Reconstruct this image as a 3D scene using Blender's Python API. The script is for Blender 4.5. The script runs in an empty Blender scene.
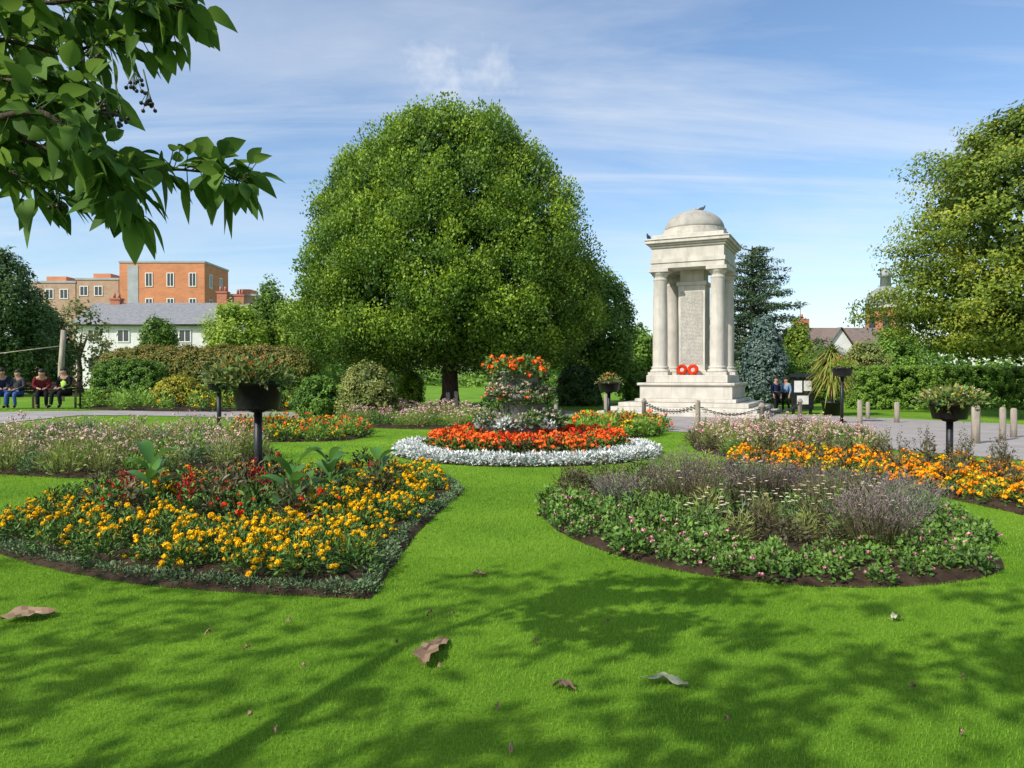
import bpy, bmesh, math, random
import numpy as np
from mathutils import Vector, Matrix
rng = np.random.default_rng(11)
R = random.Random(5)
scene = bpy.context.scene
C = scene.collection
PI = math.pi
F, HZ, H = 740.0, 376.0, 1.6

# ------------------------------------------------------------------ ground helpers
def sm(t):
    t = np.clip(t, 0, 1); return t*t*(3-2*t)
def gz(x, y):
    return 0.45*sm((-np.asarray(x, float)-6)/10)*sm((np.asarray(y, float)-13)/12)
def P(px, py):
    Y = H*F/(py-HZ)
    for _ in range(8):
        X = (px-512)/F*Y
        Y = (H-float(gz(X, Y)))*F/(py-HZ)
    return ((px-512)/F*Y, Y)
def PX(px, Y): return (px-512)/F*Y
def ZY(py, Y): return H+(HZ-py)/F*Y
def unit(v): return v/np.maximum(np.linalg.norm(v, axis=-1, keepdims=True), 1e-9)

# ------------------------------------------------------------------ mesh builder
class MB:
    def __init__(s): s.V=[]; s.L=[]; s.S=[]; s.M=[]; s.T=[]; s.Sm=[]; s.nv=0
    def add(s, verts, faces, mat=0, tint=.5, smooth=False):
        verts = np.asarray(verts, float).reshape(-1, 3)
        if isinstance(faces, np.ndarray):
            n, k = faces.shape
            s.L.append((faces+s.nv).ravel()); s.S.append(np.full(n, k))
        else:
            n = len(faces)
            s.L.append(np.array([i for f in faces for i in f])+s.nv); s.S.append(np.array([len(f) for f in faces]))
        s.M.append(np.full(n, mat)); s.T.append(np.broadcast_to(tint, (n,)).astype(float)); s.Sm.append(np.full(n, smooth))
        s.V.append(verts); s.nv += len(verts)
    def box(s, x0, x1, y0, y1, z0, z1, mat=0, tint=.5):
        v = [(x,y,z) for z in (z0,z1) for (x,y) in ((x0,y0),(x1,y0),(x1,y1),(x0,y1))]
        s.add(v, [(3,2,1,0),(4,5,6,7),(0,1,5,4),(1,2,6,5),(2,3,7,6),(3,0,4,7)], mat, tint)
    def bbox(s, x0, x1, y0, y1, z0, z1, b=.02, mat=0):
        v = []
        for (i, z) in ((b, z0), (0, z0+b), (0, z1-b), (b, z1)):
            v += [(x0+i,y0+i,z),(x1-i,y0+i,z),(x1-i,y1-i,z),(x0+i,y1-i,z)]
        f = [(3,2,1,0),(12,13,14,15)]
        for k in range(3):
            for j in range(4):
                a=k*4+j; c=k*4+(j+1)%4
                f.append((a,c,c+4,a+4))
        s.add(v, f, mat)
    def tube(s, pts, rad, seg=8, mat=0, smooth=True, closed=False, tint=.5):
        pts = np.asarray(pts, float); n = len(pts)
        rad = np.broadcast_to(rad, (n,))
        if closed: tan = unit(np.roll(pts,-1,0)-np.roll(pts,1,0))
        else: tan = unit(np.gradient(pts, axis=0))
        ref = np.array([0,0,1.]) if abs(tan[:,2]).mean()<.8 else np.array([1.,0,0])
        a = unit(np.cross(tan, ref)); b = np.cross(tan, a)
        th = np.arange(seg)/seg*2*PI
        v = pts[:,None]+rad[:,None,None]*(np.cos(th)[None,:,None]*a[:,None]+np.sin(th)[None,:,None]*b[:,None])
        f = []
        for i in range(n if closed else n-1):
            i2=(i+1)%n
            for j in range(seg):
                j2=(j+1)%seg
                f.append((i*seg+j, i2*seg+j, i2*seg+j2, i*seg+j2))
        if not closed:
            f.append(tuple(range(seg))); f.append(tuple(range((n-1)*seg, n*seg))[::-1])
        s.add(v, f, mat, tint, smooth)
    def lathe(s, prof, seg=24, c=(0,0,0), mat=0, smooth=True, sx=1, sy=1):
        n=len(prof); th=np.arange(seg)/seg*2*PI
        pr=np.array(prof, float)
        v=np.stack([pr[:,0][:,None]*np.cos(th)*sx+c[0], pr[:,0][:,None]*np.sin(th)*sy+c[1], np.repeat(pr[:,1][:,None],seg,1)+c[2]],-1)
        f=[]
        for i in range(n-1):
            for j in range(seg):
                j2=(j+1)%seg
                f.append((i*seg+j, i*seg+j2, (i+1)*seg+j2, (i+1)*seg+j))
        f.append(tuple(range(seg))[::-1]); f.append(tuple(range((n-1)*seg,n*seg)))
        s.add(v, f, mat, .5, smooth)
    def leaves(s, pos, u, nrm, L, W, tint, mat=0, fold=.15):
        n=len(pos); L=np.broadcast_to(L,(n,))[:,None]; W=np.broadcast_to(W,(n,))[:,None]
        v=unit(np.cross(nrm,u))
        m=pos+u*L*.45+nrm*L*fold*.5
        V=np.stack([pos, m+v*W*.5, pos+u*L, m-v*W*.5],1).reshape(-1,3)
        s.add(V, np.arange(4*n).reshape(n,4), mat, tint)
    def mesh(s, name, mats):
        me=bpy.data.meshes.new(name)
        V=np.concatenate(s.V); L=np.concatenate(s.L).astype(np.int32); S=np.concatenate(s.S)
        me.vertices.add(len(V)); me.vertices.foreach_set('co', V.astype(np.float32).ravel())
        me.loops.add(len(L)); me.loops.foreach_set('vertex_index', L)
        me.polygons.add(len(S)); me.polygons.foreach_set('loop_start', np.concatenate([[0],np.cumsum(S)[:-1]]).astype(np.int32))
        for m in (mats if isinstance(mats,(list,tuple)) else [mats]): me.materials.append(m)
        me.polygons.foreach_set('material_index', np.concatenate(s.M).astype(np.int32))
        me.update(calc_edges=True)
        me.polygons.foreach_set('use_smooth', np.concatenate(s.Sm).astype(bool))
        at=me.attributes.new('tint','FLOAT','FACE'); at.data.foreach_set('value', np.concatenate(s.T).astype(np.float32))
        me.update()
        return me
    def build(s, name, mats, parent=None, loc=None):
        return link(name, s.mesh(name, mats), parent, loc)

def link(name, data, parent=None, loc=None, rz=0, sc=1):
    o=bpy.data.objects.new(name, data); C.objects.link(o)
    if parent: o.parent=parent
    if loc is not None: o.location=loc
    if rz: o.rotation_euler=(0,0,rz)
    if sc!=1: o.scale=(sc,sc,sc) if not isinstance(sc,tuple) else sc
    return o
def tag(o, label=None, cat=None, group=None, kind=None):
    if label: o['label']=label
    if cat: o['category']=cat
    if group: o['group']=group
    if kind: o['kind']=kind
    return o
def thing(name, label, cat, loc=(0,0,0), rz=0, group=None):
    return tag(link(name, None, None, loc, rz), label, cat, group)

# ------------------------------------------------------------------ materials
def newmat(name):
    m=bpy.data.materials.new(name); m.use_nodes=True
    nt=m.node_tree; nt.nodes.clear()
    return m, nt, nt.nodes, nt.links
def ramp(N, stops, interp='LINEAR'):
    r=N.new('ShaderNodeValToRGB'); r.color_ramp.interpolation=interp
    e=r.color_ramp.elements
    while len(e)<len(stops): e.new(.5)
    for i,(p,c) in enumerate(stops):
        e[i].position=p; e[i].color=(*c,1) if len(c)==3 else c
    return r
def leaf_mat(name, c0, c1, trans=.3, rough=.5, spec=.25, cm=None):
    m,nt,N,K=newmat(name)
    at=N.new('ShaderNodeAttribute'); at.attribute_name='tint'
    st=[(0,c0),(1,c1)] if cm is None else [(0,c0),(.5,cm),(1,c1)]
    r=ramp(N,st); K.new(at.outputs['Fac'],r.inputs[0])
    oi=N.new('ShaderNodeObjectInfo')
    mr=N.new('ShaderNodeMapRange'); mr.inputs[3].default_value=.82; mr.inputs[4].default_value=1.15
    K.new(oi.outputs['Random'],mr.inputs[0])
    hs=N.new('ShaderNodeHueSaturation'); K.new(r.outputs[0],hs.inputs['Color']); K.new(mr.outputs[0],hs.inputs['Value'])
    b=N.new('ShaderNodeBsdfPrincipled'); b.inputs['Roughness'].default_value=rough; b.inputs['Specular IOR Level'].default_value=spec
    K.new(hs.outputs[0],b.inputs['Base Color'])
    out=N.new('ShaderNodeOutputMaterial')
    if trans>0:
        t=N.new('ShaderNodeBsdfTranslucent')
        hs2=N.new('ShaderNodeHueSaturation'); hs2.inputs['Value'].default_value=1.4; hs2.inputs['Hue'].default_value=.485
        K.new(hs.outputs[0],hs2.inputs['Color']); K.new(hs2.outputs[0],t.inputs[0])
        mx=N.new('ShaderNodeMixShader'); mx.inputs[0].default_value=trans
        K.new(b.outputs[0],mx.inputs[1]); K.new(t.outputs[0],mx.inputs[2]); K.new(mx.outputs[0],out.inputs[0])
    else: K.new(b.outputs[0],out.inputs[0])
    return m
def surf_mat(name, c0, c1, scale=8, rough=.7, bump=.2, spec=.3, detail=6, metal=0, c2=None, stretch=(1,1,1)):
    m,nt,N,K=newmat(name)
    tc=N.new('ShaderNodeTexCoord'); mp=N.new('ShaderNodeMapping'); mp.inputs['Scale'].default_value=stretch
    K.new(tc.outputs['Object'],mp.inputs[0])
    nz=N.new('ShaderNodeTexNoise'); nz.inputs['Scale'].default_value=scale; nz.inputs['Detail'].default_value=detail; nz.inputs['Roughness'].default_value=.6
    K.new(mp.outputs[0],nz.inputs['Vector'])
    st=[(.3,c0),(.7,c1)] if c2 is None else [(.3,c0),(.52,c1),(.72,c2)]
    r=ramp(N,st); K.new(nz.outputs[0],r.inputs[0])
    b=N.new('ShaderNodeBsdfPrincipled'); b.inputs['Roughness'].default_value=rough; b.inputs['Specular IOR Level'].default_value=spec; b.inputs['Metallic'].default_value=metal
    K.new(r.outputs[0],b.inputs['Base Color'])
    if bump:
        n2=N.new('ShaderNodeTexNoise'); n2.inputs['Scale'].default_value=scale*5; n2.inputs['Detail'].default_value=4; K.new(mp.outputs[0],n2.inputs['Vector'])
        bp=N.new('ShaderNodeBump'); bp.inputs['Strength'].default_value=bump; bp.inputs['Distance'].default_value=.02
        K.new(n2.outputs[0],bp.inputs['Height']); K.new(bp.outputs[0],b.inputs['Normal'])
    out=N.new('ShaderNodeOutputMaterial'); K.new(b.outputs[0],out.inputs[0])
    return m
def brick_mat(name, c1, c2, mortar, scale=1.0, bw=.45, rh=.15):
    m,nt,N,K=newmat(name)
    tc=N.new('ShaderNodeTexCoord'); sp=N.new('ShaderNodeSeparateXYZ'); K.new(tc.outputs['Object'],sp.inputs[0])
    ad=N.new('ShaderNodeMath'); ad.operation='ADD'; K.new(sp.outputs[0],ad.inputs[0]); K.new(sp.outputs[1],ad.inputs[1])
    cb=N.new('ShaderNodeCombineXYZ'); K.new(ad.outputs[0],cb.inputs[0]); K.new(sp.outputs[2],cb.inputs[1])
    br=N.new('ShaderNodeTexBrick'); br.inputs['Scale'].default_value=scale; br.inputs['Brick Width'].default_value=bw; br.inputs['Row Height'].default_value=rh
    br.inputs['Mortar Size'].default_value=.012
    br.inputs['Color1'].default_value=(*c1,1); br.inputs['Color2'].default_value=(*c2,1); br.inputs['Mortar'].default_value=(*mortar,1)
    K.new(cb.outputs[0],br.inputs['Vector'])
    nz=N.new('ShaderNodeTexNoise'); nz.inputs['Scale'].default_value=.6; K.new(tc.outputs['Object'],nz.inputs['Vector'])
    mr=N.new('ShaderNodeMapRange'); mr.inputs[3].default_value=.75; mr.inputs[4].default_value=1.25; K.new(nz.outputs[0],mr.inputs[0])
    hs=N.new('ShaderNodeHueSaturation'); K.new(br.outputs[0],hs.inputs['Color']); K.new(mr.outputs[0],hs.inputs['Value'])
    b=N.new('ShaderNodeBsdfPrincipled'); b.inputs['Roughness'].default_value=.85; K.new(hs.outputs[0],b.inputs['Base Color'])
    out=N.new('ShaderNodeOutputMaterial'); K.new(b.outputs[0],out.inputs[0])
    return m
def stone_mat(name, base, dark):
    m,nt,N,K=newmat(name)
    tc=N.new('ShaderNodeTexCoord')
    n1=N.new('ShaderNodeTexNoise'); n1.inputs['Scale'].default_value=2.2; n1.inputs['Detail'].default_value=9; K.new(tc.outputs['Object'],n1.inputs['Vector'])
    r1=ramp(N,[(.3,tuple(c*.84 for c in base)),(.7,tuple(min(1,c*1.1) for c in base))]); K.new(n1.outputs[0],r1.inputs[0])
    mp=N.new('ShaderNodeMapping'); mp.inputs['Scale'].default_value=(5,5,.5); K.new(tc.outputs['Object'],mp.inputs[0])
    n2=N.new('ShaderNodeTexNoise'); n2.inputs['Scale'].default_value=1; n2.inputs['Detail'].default_value=6; n2.inputs['Roughness'].default_value=.65; K.new(mp.outputs[0],n2.inputs['Vector'])
    r2=ramp(N,[(.5,(0,0,0)),(.75,(.7,.7,.7))]); K.new(n2.outputs[0],r2.inputs[0])
    mx=N.new('ShaderNodeMix'); mx.data_type='RGBA'; K.new(r2.outputs[0],mx.inputs[0]); K.new(r1.outputs[0],mx.inputs[6]); mx.inputs[7].default_value=(*dark,1)
    b=N.new('ShaderNodeBsdfPrincipled'); b.inputs['Roughness'].default_value=.85; b.inputs['Specular IOR Level'].default_value=.2; K.new(mx.outputs[2],b.inputs['Base Color'])
    n3=N.new('ShaderNodeTexNoise'); n3.inputs['Scale'].default_value=16; n3.inputs['Detail'].default_value=5; K.new(tc.outputs['Object'],n3.inputs['Vector'])
    bp=N.new('ShaderNodeBump'); bp.inputs['Strength'].default_value=.3; bp.inputs['Distance'].default_value=.02; K.new(n3.outputs[0],bp.inputs['Height']); K.new(bp.outputs[0],b.inputs['Normal'])
    out=N.new('ShaderNodeOutputMaterial'); K.new(b.outputs[0],out.inputs[0])
    return m
def inscribed_mat():
    m,nt,N,K=newmat('inscribed_stone')
    tc=N.new('ShaderNodeTexCoord'); sp=N.new('ShaderNodeSeparateXYZ'); K.new(tc.outputs['Object'],sp.inputs[0])
    rows=N.new('ShaderNodeMath'); rows.operation='MULTIPLY'; rows.inputs[1].default_value=17; K.new(sp.outputs[2],rows.inputs[0])
    fr=N.new('ShaderNodeMath'); fr.operation='FRACT'; K.new(rows.outputs[0],fr.inputs[0])
    gt=N.new('ShaderNodeMath'); gt.operation='GREATER_THAN'; gt.inputs[1].default_value=.45; K.new(fr.outputs[0],gt.inputs[0])
    mp=N.new('ShaderNodeMapping'); mp.inputs['Scale'].default_value=(38,38,17); K.new(tc.outputs['Object'],mp.inputs[0])
    nz=N.new('ShaderNodeTexNoise'); nz.inputs['Scale'].default_value=1; nz.inputs['Detail'].default_value=1; K.new(mp.outputs[0],nz.inputs['Vector'])
    g2=N.new('ShaderNodeMath'); g2.operation='GREATER_THAN'; g2.inputs[1].default_value=.46; K.new(nz.outputs[0],g2.inputs[0])
    mu=N.new('ShaderNodeMath'); mu.operation='MULTIPLY'; K.new(gt.outputs[0],mu.inputs[0]); K.new(g2.outputs[0],mu.inputs[1])
    m2=N.new('ShaderNodeMath'); m2.operation='MULTIPLY'; m2.inputs[1].default_value=.6; K.new(mu.outputs[0],m2.inputs[0])
    n3=N.new('ShaderNodeTexNoise'); n3.inputs['Scale'].default_value=2.5; n3.inputs['Detail'].default_value=6; K.new(tc.outputs['Object'],n3.inputs['Vector'])
    r=ramp(N,[(.3,(.38,.36,.32)),(.7,(.50,.475,.42))]); K.new(n3.outputs[0],r.inputs[0])
    mx=N.new('ShaderNodeMix'); mx.data_type='RGBA'; K.new(m2.outputs[0],mx.inputs[0]); K.new(r.outputs[0],mx.inputs[6]); mx.inputs[7].default_value=(.13,.12,.10,1)
    b=N.new('ShaderNodeBsdfPrincipled'); b.inputs['Roughness'].default_value=.8; K.new(mx.outputs[2],b.inputs['Base Color'])
    out=N.new('ShaderNodeOutputMaterial'); K.new(b.outputs[0],out.inputs[0])
    return m

M={}
M['grass']=leaf_mat('grass_blades',(.095,.225,.013),(.29,.48,.047),.35,.55,.15)
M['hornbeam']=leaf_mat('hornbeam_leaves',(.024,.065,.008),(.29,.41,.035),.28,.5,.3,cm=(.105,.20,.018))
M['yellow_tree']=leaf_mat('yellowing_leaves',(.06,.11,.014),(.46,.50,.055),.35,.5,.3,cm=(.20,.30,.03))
M['dark_tree']=leaf_mat('dark_leaves',(.035,.08,.025),(.17,.28,.07),.2)
M['mid_tree']=leaf_mat('mid_leaves',(.05,.12,.018),(.25,.40,.055),.3)
M['light_tree']=leaf_mat('light_leaves',(.10,.19,.02),(.40,.52,.07),.3)
M['cedar']=leaf_mat('cedar_needles',(.025,.055,.028),(.11,.18,.08),0)
M['bluecon']=leaf_mat('blue_conifer',(.05,.09,.075),(.19,.27,.23),0)
M['olive']=leaf_mat('olive_shrub_leaves',(.09,.13,.03),(.37,.39,.11),.2)
M['rust']=leaf_mat('rust_climber',(.09,.12,.02),(.36,.24,.06),.25,cm=(.20,.24,.045))
M['hedge']=leaf_mat('hedge_leaves',(.05,.12,.018),(.22,.38,.055),.2)
M['hedge_light']=leaf_mat('bright_hedge_leaves',(.08,.17,.022),(.30,.48,.07),.25)
M['yhedge']=leaf_mat('yellow_variegated',(.12,.16,.02),(.6,.52,.05),.2)
M['catalpa']=leaf_mat('matt_leaves',(.03,.085,.014),(.135,.245,.04),.42,.65,.2)
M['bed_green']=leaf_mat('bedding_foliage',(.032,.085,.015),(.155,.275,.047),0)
M['bed_dark']=leaf_mat('bronze_foliage',(.035,.042,.018),(.15,.125,.06),0)
M['silver']=leaf_mat('silver_foliage',(.30,.34,.31),(.80,.82,.78),0,.8,.1)
M['sage']=leaf_mat('sage_foliage',(.065,.12,.05),(.22,.31,.15),0,.7,.1)
M['yellow']=leaf_mat('yellow_petals',(.68,.31,.004),(.94,.58,.01),0,.6,.1)
M['orange']=leaf_mat('orange_petals',(.75,.16,.003),(.95,.38,.005),0,.6,.1)
M['red']=leaf_mat('red_petals',(.5,.015,.008),(.85,.07,.015),0,.6,.1)
M['redor']=leaf_mat('scarlet_petals',(.75,.05,.01),(.95,.20,.03),0,.6,.1)
M['crimson']=leaf_mat('crimson_petals',(.18,.006,.012),(.5,.015,.03),0,.6,.1)
M['pink']=leaf_mat('pink_petals',(.6,.12,.22),(.85,.42,.5),0,.6,.1)
M['palepink']=leaf_mat('pale_pink_petals',(.42,.25,.20),(.74,.54,.46),0,.6,.1)
M['white']=leaf_mat('white_petals',(.7,.7,.68),(.85,.85,.82),0,.6,.1)
M['mauve']=leaf_mat('mauve_spikes',(.10,.075,.075),(.28,.215,.215),0,.8,.1)
M['canna']=leaf_mat('broad_leaves',(.03,.11,.025),(.13,.30,.05),.3,.35,.4)
M['palm']=leaf_mat('strap_leaves',(.10,.17,.03),(.50,.33,.10),.2,.45,.3,cm=(.26,.34,.06))
M['dead']=leaf_mat('dead_leaf',(.15,.09,.05),(.42,.29,.19),0,.8,.1)
M['deadpale']=leaf_mat('pale_dead_leaf',(.30,.31,.17),(.52,.53,.36),0,.7,.1)
M['bark']=surf_mat('bark',(.035,.026,.02),(.13,.10,.075),14,.9,.8,.1,stretch=(1,1,.25))
M['stem']=surf_mat('green_stem',(.04,.08,.02),(.09,.14,.04),20,.7,0)
M['berry']=surf_mat('dark_berry',(.012,.01,.01),(.03,.02,.02),30,.4,0,.5)
M['soil']=surf_mat('soil',(.022,.014,.009),(.075,.05,.032),9,.95,.9,.1)
M['stone']=stone_mat('portland_stone',(.55,.515,.45),(.32,.30,.26))
M['stone_dark']=stone_mat('weathered_stone',(.38,.36,.315),(.2,.19,.165))
M['inscribed']=inscribed_mat()
M['rock']=surf_mat('planter_stone',(.13,.12,.11),(.34,.32,.29),6,.9,.8,.1,8)
M['black']=surf_mat('black_painted',(.006,.006,.007),(.016,.016,.018),10,.45,.1,.4)
M['wood']=surf_mat('weathered_wood',(.22,.18,.14),(.45,.40,.33),10,.85,.5,.1,stretch=(1,1,.15))
M['darkwood']=surf_mat('dark_wood',(.035,.022,.014),(.09,.06,.04),10,.7,.3,.2,stretch=(.2,1,1))
M['iron']=surf_mat('chain_iron',(.03,.03,.03),(.09,.085,.08),20,.6,.1,.4,metal=.5)
M['slate']=surf_mat('slate_roof',(.15,.155,.16),(.29,.29,.30),3,.7,.3,.3,stretch=(1,3,3))
M['tile']=surf_mat('tile_roof',(.13,.10,.085),(.25,.19,.16),3,.8,.4,.2,stretch=(1,4,4))
M['whitewall']=surf_mat('white_render',(.62,.60,.56),(.78,.77,.74),1.5,.8,.1)
M['brick']=brick_mat('orange_brick',(.52,.17,.06),(.60,.22,.09),(.5,.3,.2))
M['brick2']=brick_mat('tan_brick',(.36,.22,.14),(.44,.28,.19),(.4,.33,.27))
M['brick3']=brick_mat('red_brick',(.38,.10,.05),(.46,.15,.08),(.4,.28,.2))
M['cladding']=surf_mat('grey_cladding',(.30,.31,.33),(.40,.41,.43),1,.5,0)
M['glass']=surf_mat('window_glass',(.02,.025,.03),(.05,.06,.07),.7,.08,0,.6)
M['frame']=surf_mat('white_frame',(.7,.7,.68),(.8,.8,.78),4,.5,0)
M['lead']=surf_mat('lead_dome',(.20,.21,.22),(.34,.35,.36),4,.6,.2,.4)
M['paper']=surf_mat('notice_paper',(.6,.6,.58),(.75,.75,.72),6,.7,0)
M['skin']=surf_mat('skin',(.40,.22,.15),(.48,.28,.20),12,.5,0,.4)
M['hair']=surf_mat('hair',(.015,.011,.008),(.035,.024,.017),40,.6,.2)
def cloth(n,c): return surf_mat(n,tuple(x*.75 for x in c),c,18,.9,.2,.1)
M['cl_black']=cloth('black_cloth',(.018,.018,.022)); M['cl_navy']=cloth('navy_cloth',(.02,.03,.075)); M['cl_blue']=cloth('blue_denim',(.06,.12,.30))
M['cl_red']=cloth('dark_red_cloth',(.16,.02,.025)); M['cl_hivis']=cloth('hi_vis_yellow',(.45,.75,.10)); M['cl_grey']=cloth('grey_cloth',(.06,.06,.07)); M['cl_lblue']=cloth('pale_blue_cloth',(.2,.32,.5))
M['eye']=surf_mat('eye',(.01,.01,.01),(.02,.02,.02),4,.2,0)
M['bird']=surf_mat('pigeon_grey',(.05,.055,.065),(.13,.14,.16),14,.7,.1)

def lawn_mat():
    m,nt,N,K=newmat('lawn')
    tc=N.new('ShaderNodeTexCoord')
    n1=N.new('ShaderNodeTexNoise'); n1.inputs['Scale'].default_value=.55; n1.inputs['Detail'].default_value=6
    n2=N.new('ShaderNodeTexNoise'); n2.inputs['Scale'].default_value=55; n2.inputs['Detail'].default_value=5; n2.inputs['Roughness'].default_value=.75
    for n in (n1,n2): K.new(tc.outputs['Object'],n.inputs['Vector'])
    r1=ramp(N,[(.3,(.095,.22,.015)),(.7,(.21,.38,.031))]); K.new(n1.outputs[0],r1.inputs[0])
    r2=ramp(N,[(.32,(.6,.6,.55)),(.68,(1.22,1.2,1.1))]); K.new(n2.outputs[0],r2.inputs[0])
    mx=N.new('ShaderNodeMix'); mx.data_type='RGBA'; mx.blend_type='MULTIPLY'; mx.inputs[0].default_value=1
    K.new(r1.outputs[0],mx.inputs[6]); K.new(r2.outputs[0],mx.inputs[7])
    b=N.new('ShaderNodeBsdfPrincipled'); b.inputs['Roughness'].default_value=.9; b.inputs['Specular IOR Level'].default_value=.1
    K.new(mx.outputs[2],b.inputs['Base Color'])
    bp=N.new('ShaderNodeBump'); bp.inputs['Strength'].default_value=.6; bp.inputs['Distance'].default_value=.03; K.new(n2.outputs[0],bp.inputs['Height']); K.new(bp.outputs[0],b.inputs['Normal'])
    out=N.new('ShaderNodeOutputMaterial'); K.new(b.outputs[0],out.inputs[0])
    return m
M['lawn']=lawn_mat()
M['path']=surf_mat('path_tarmac',(.27,.245,.23),(.38,.35,.33),1.3,.9,.3,.2,9)

# ------------------------------------------------------------------ ground
xs=np.concatenate([[-900,-300,-120,-70],np.arange(-45,45.01,.75),[70,120,300,900]])
ys=np.concatenate([[-300,-80,-30],np.arange(-12,60.01,.75),[75,100,160,300,600,1500]])
XX,YY=np.meshgrid(xs,ys); ZZ=gz(XX,YY)
nx,ny=len(xs),len(ys)
idx=np.arange(nx*ny).reshape(ny,nx)
g=MB(); g.add(np.stack([XX,YY,ZZ],-1).reshape(-1,3), np.stack([idx[:-1,:-1],idx[:-1,1:],idx[1:,1:],idx[1:,:-1]],-1).reshape(-1,4), smooth=True)
tag(g.build('ground',M['lawn']),kind='structure')

def strip(name, front, back, mat, off, sub=24, rows=6):
    def res(l):
        l=np.array([P(*p) for p in l]); t=np.linspace(0,len(l)-1,len(l)*sub)
        return np.stack([np.interp(t,np.arange(len(l)),l[:,k]) for k in (0,1)],-1)
    a,b=res(front),res(back); n=len(a)
    w=np.linspace(0,1,rows)
    pts=a[:,None]*(1-w[None,:,None])+b[:,None]*w[None,:,None]
    z=gz(pts[...,0],pts[...,1])+off
    i=np.arange(n*rows).reshape(n,rows)
    m=MB(); m.add(np.concatenate([pts,z[...,None]],-1).reshape(-1,3), np.stack([i[:-1,:-1],i[1:,:-1],i[1:,1:],i[:-1,1:]],-1).reshape(-1,4), smooth=True)
    tag(m.build(name,mat),kind='structure')
    return np.concatenate([a,b[::-1]])
path_poly=strip('path',[(-160,438),(0,429),(80,422),(220,417.5),(420,416.5),(560,419),(650,430),(760,438),(880,449),(1024,461),(1250,478)],
      [(-160,415),(0,412.5),(80,411.5),(220,411),(420,411),(560,411),(650,412.5),(760,414),(880,418),(1024,425),(1250,432)],M['path'],.015)

# ------------------------------------------------------------------ foliage generators
def crown(mb, cl, rad, out, k, L, W, tb, st=(1,1,1.2), mat=0, up=.35, spread=.15, updir=0, grad=.2):
    n=len(cl); off=rng.normal(size=(n,k,3)); off/=np.linalg.norm(off,axis=-1,keepdims=True)
    off=off*rng.random((n,k,1))**.4
    o2=off.copy()
    if updir: o2[...,:2]*=(1-.45*np.clip(off[...,2:3],-.3,1))
    pos=cl[:,None]+o2*rad[:,None,None]*np.array(st)
    nrm=unit(off*.8+out[:,None]*.5+np.array([0,0,up])+.45*rng.normal(size=off.shape))
    if updir:
        u=unit(np.array([0,0,updir])+out[:,None]*.6+.75*rng.normal(size=off.shape)); nrm=unit(nrm-(nrm*u).sum(-1,keepdims=True)*u)
    else: u=unit(np.cross(nrm, rng.normal(size=off.shape)))
    t=np.clip(tb[:,None]+spread*rng.normal(size=(n,k))+grad*off[...,2],0,1)  # paints each clump's shading into the leaf tint: dark below, light on top
    sz=(.7+.6*rng.random(n*k))
    mb.leaves(pos.reshape(-1,3),u.reshape(-1,3),nrm.reshape(-1,3),L*sz,W*sz,t.ravel(),mat)
def prof_points(prof, n, lo=.86, hi=1.03, lump=.08, squash=1.0):
    pr=np.array(prof,float); z=np.linspace(pr[0,0],pr[-1,0],400); r=np.interp(z,pr[:,0],pr[:,1])
    drdz=np.gradient(r,z); w=(r+.05)*np.sqrt(1+np.clip(drdz,-6,6)**2); cdf=np.cumsum(w)/w.sum()
    zi=np.interp(rng.random(n),cdf,z); th=rng.random(n)*2*PI
    ri=np.interp(zi,z,r); d=np.interp(zi,z,drdz)
    ph=rng.random(4)*6
    lum=1+lump*np.sin(3*th+ph[0]+zi*.7)+lump*.7*np.sin(5*th-zi*1.3+ph[1])+lump*.5*np.sin(2.3*zi+ph[2])
    rr=ri*lum*(lo+(hi-lo)*rng.random(n))
    p=np.stack([rr*np.cos(th),rr*np.sin(th)*squash,zi],-1)
    o=unit(np.stack([np.cos(th),np.sin(th),-np.clip(d,-3,3)],-1))
    return p,o
def trunk_mesh(h, r, limbs, reach, top, seg=10):
    mb=MB()
    z=np.linspace(0,h,7)
    wob=np.cumsum(rng.normal(size=(7,2))*.03*h/3,0); wob[0]=0
    rad=np.interp(z,[0,.12*h,h],[r*1.45,r,r*.62])
    mb.tube(np.column_stack([wob,z]),rad,seg)
    for i in range(limbs):
        a=i/limbs*2*PI+R.random()*.6; z0=h*(.55+.4*R.random()); w=wob[min(6,int(z0/h*6))]
        e=reach*(.5+.4*R.random()); zt=z0+(top-z0)*(.4+.5*R.random()); e*=.85 if zt<.6*top else .45
        p=[(w[0],w[1],z0),(w[0]+math.cos(a)*e*.35,w[1]+math.sin(a)*e*.35,z0+(zt-z0)*.35),(math.cos(a)*e*.7,math.sin(a)*e*.7,z0+(zt-z0)*.7),(math.cos(a)*e,math.sin(a)*e,zt)]
        mb.tube(p,[r*.5,r*.36,r*.22,r*.06],7)
    return mb
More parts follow.
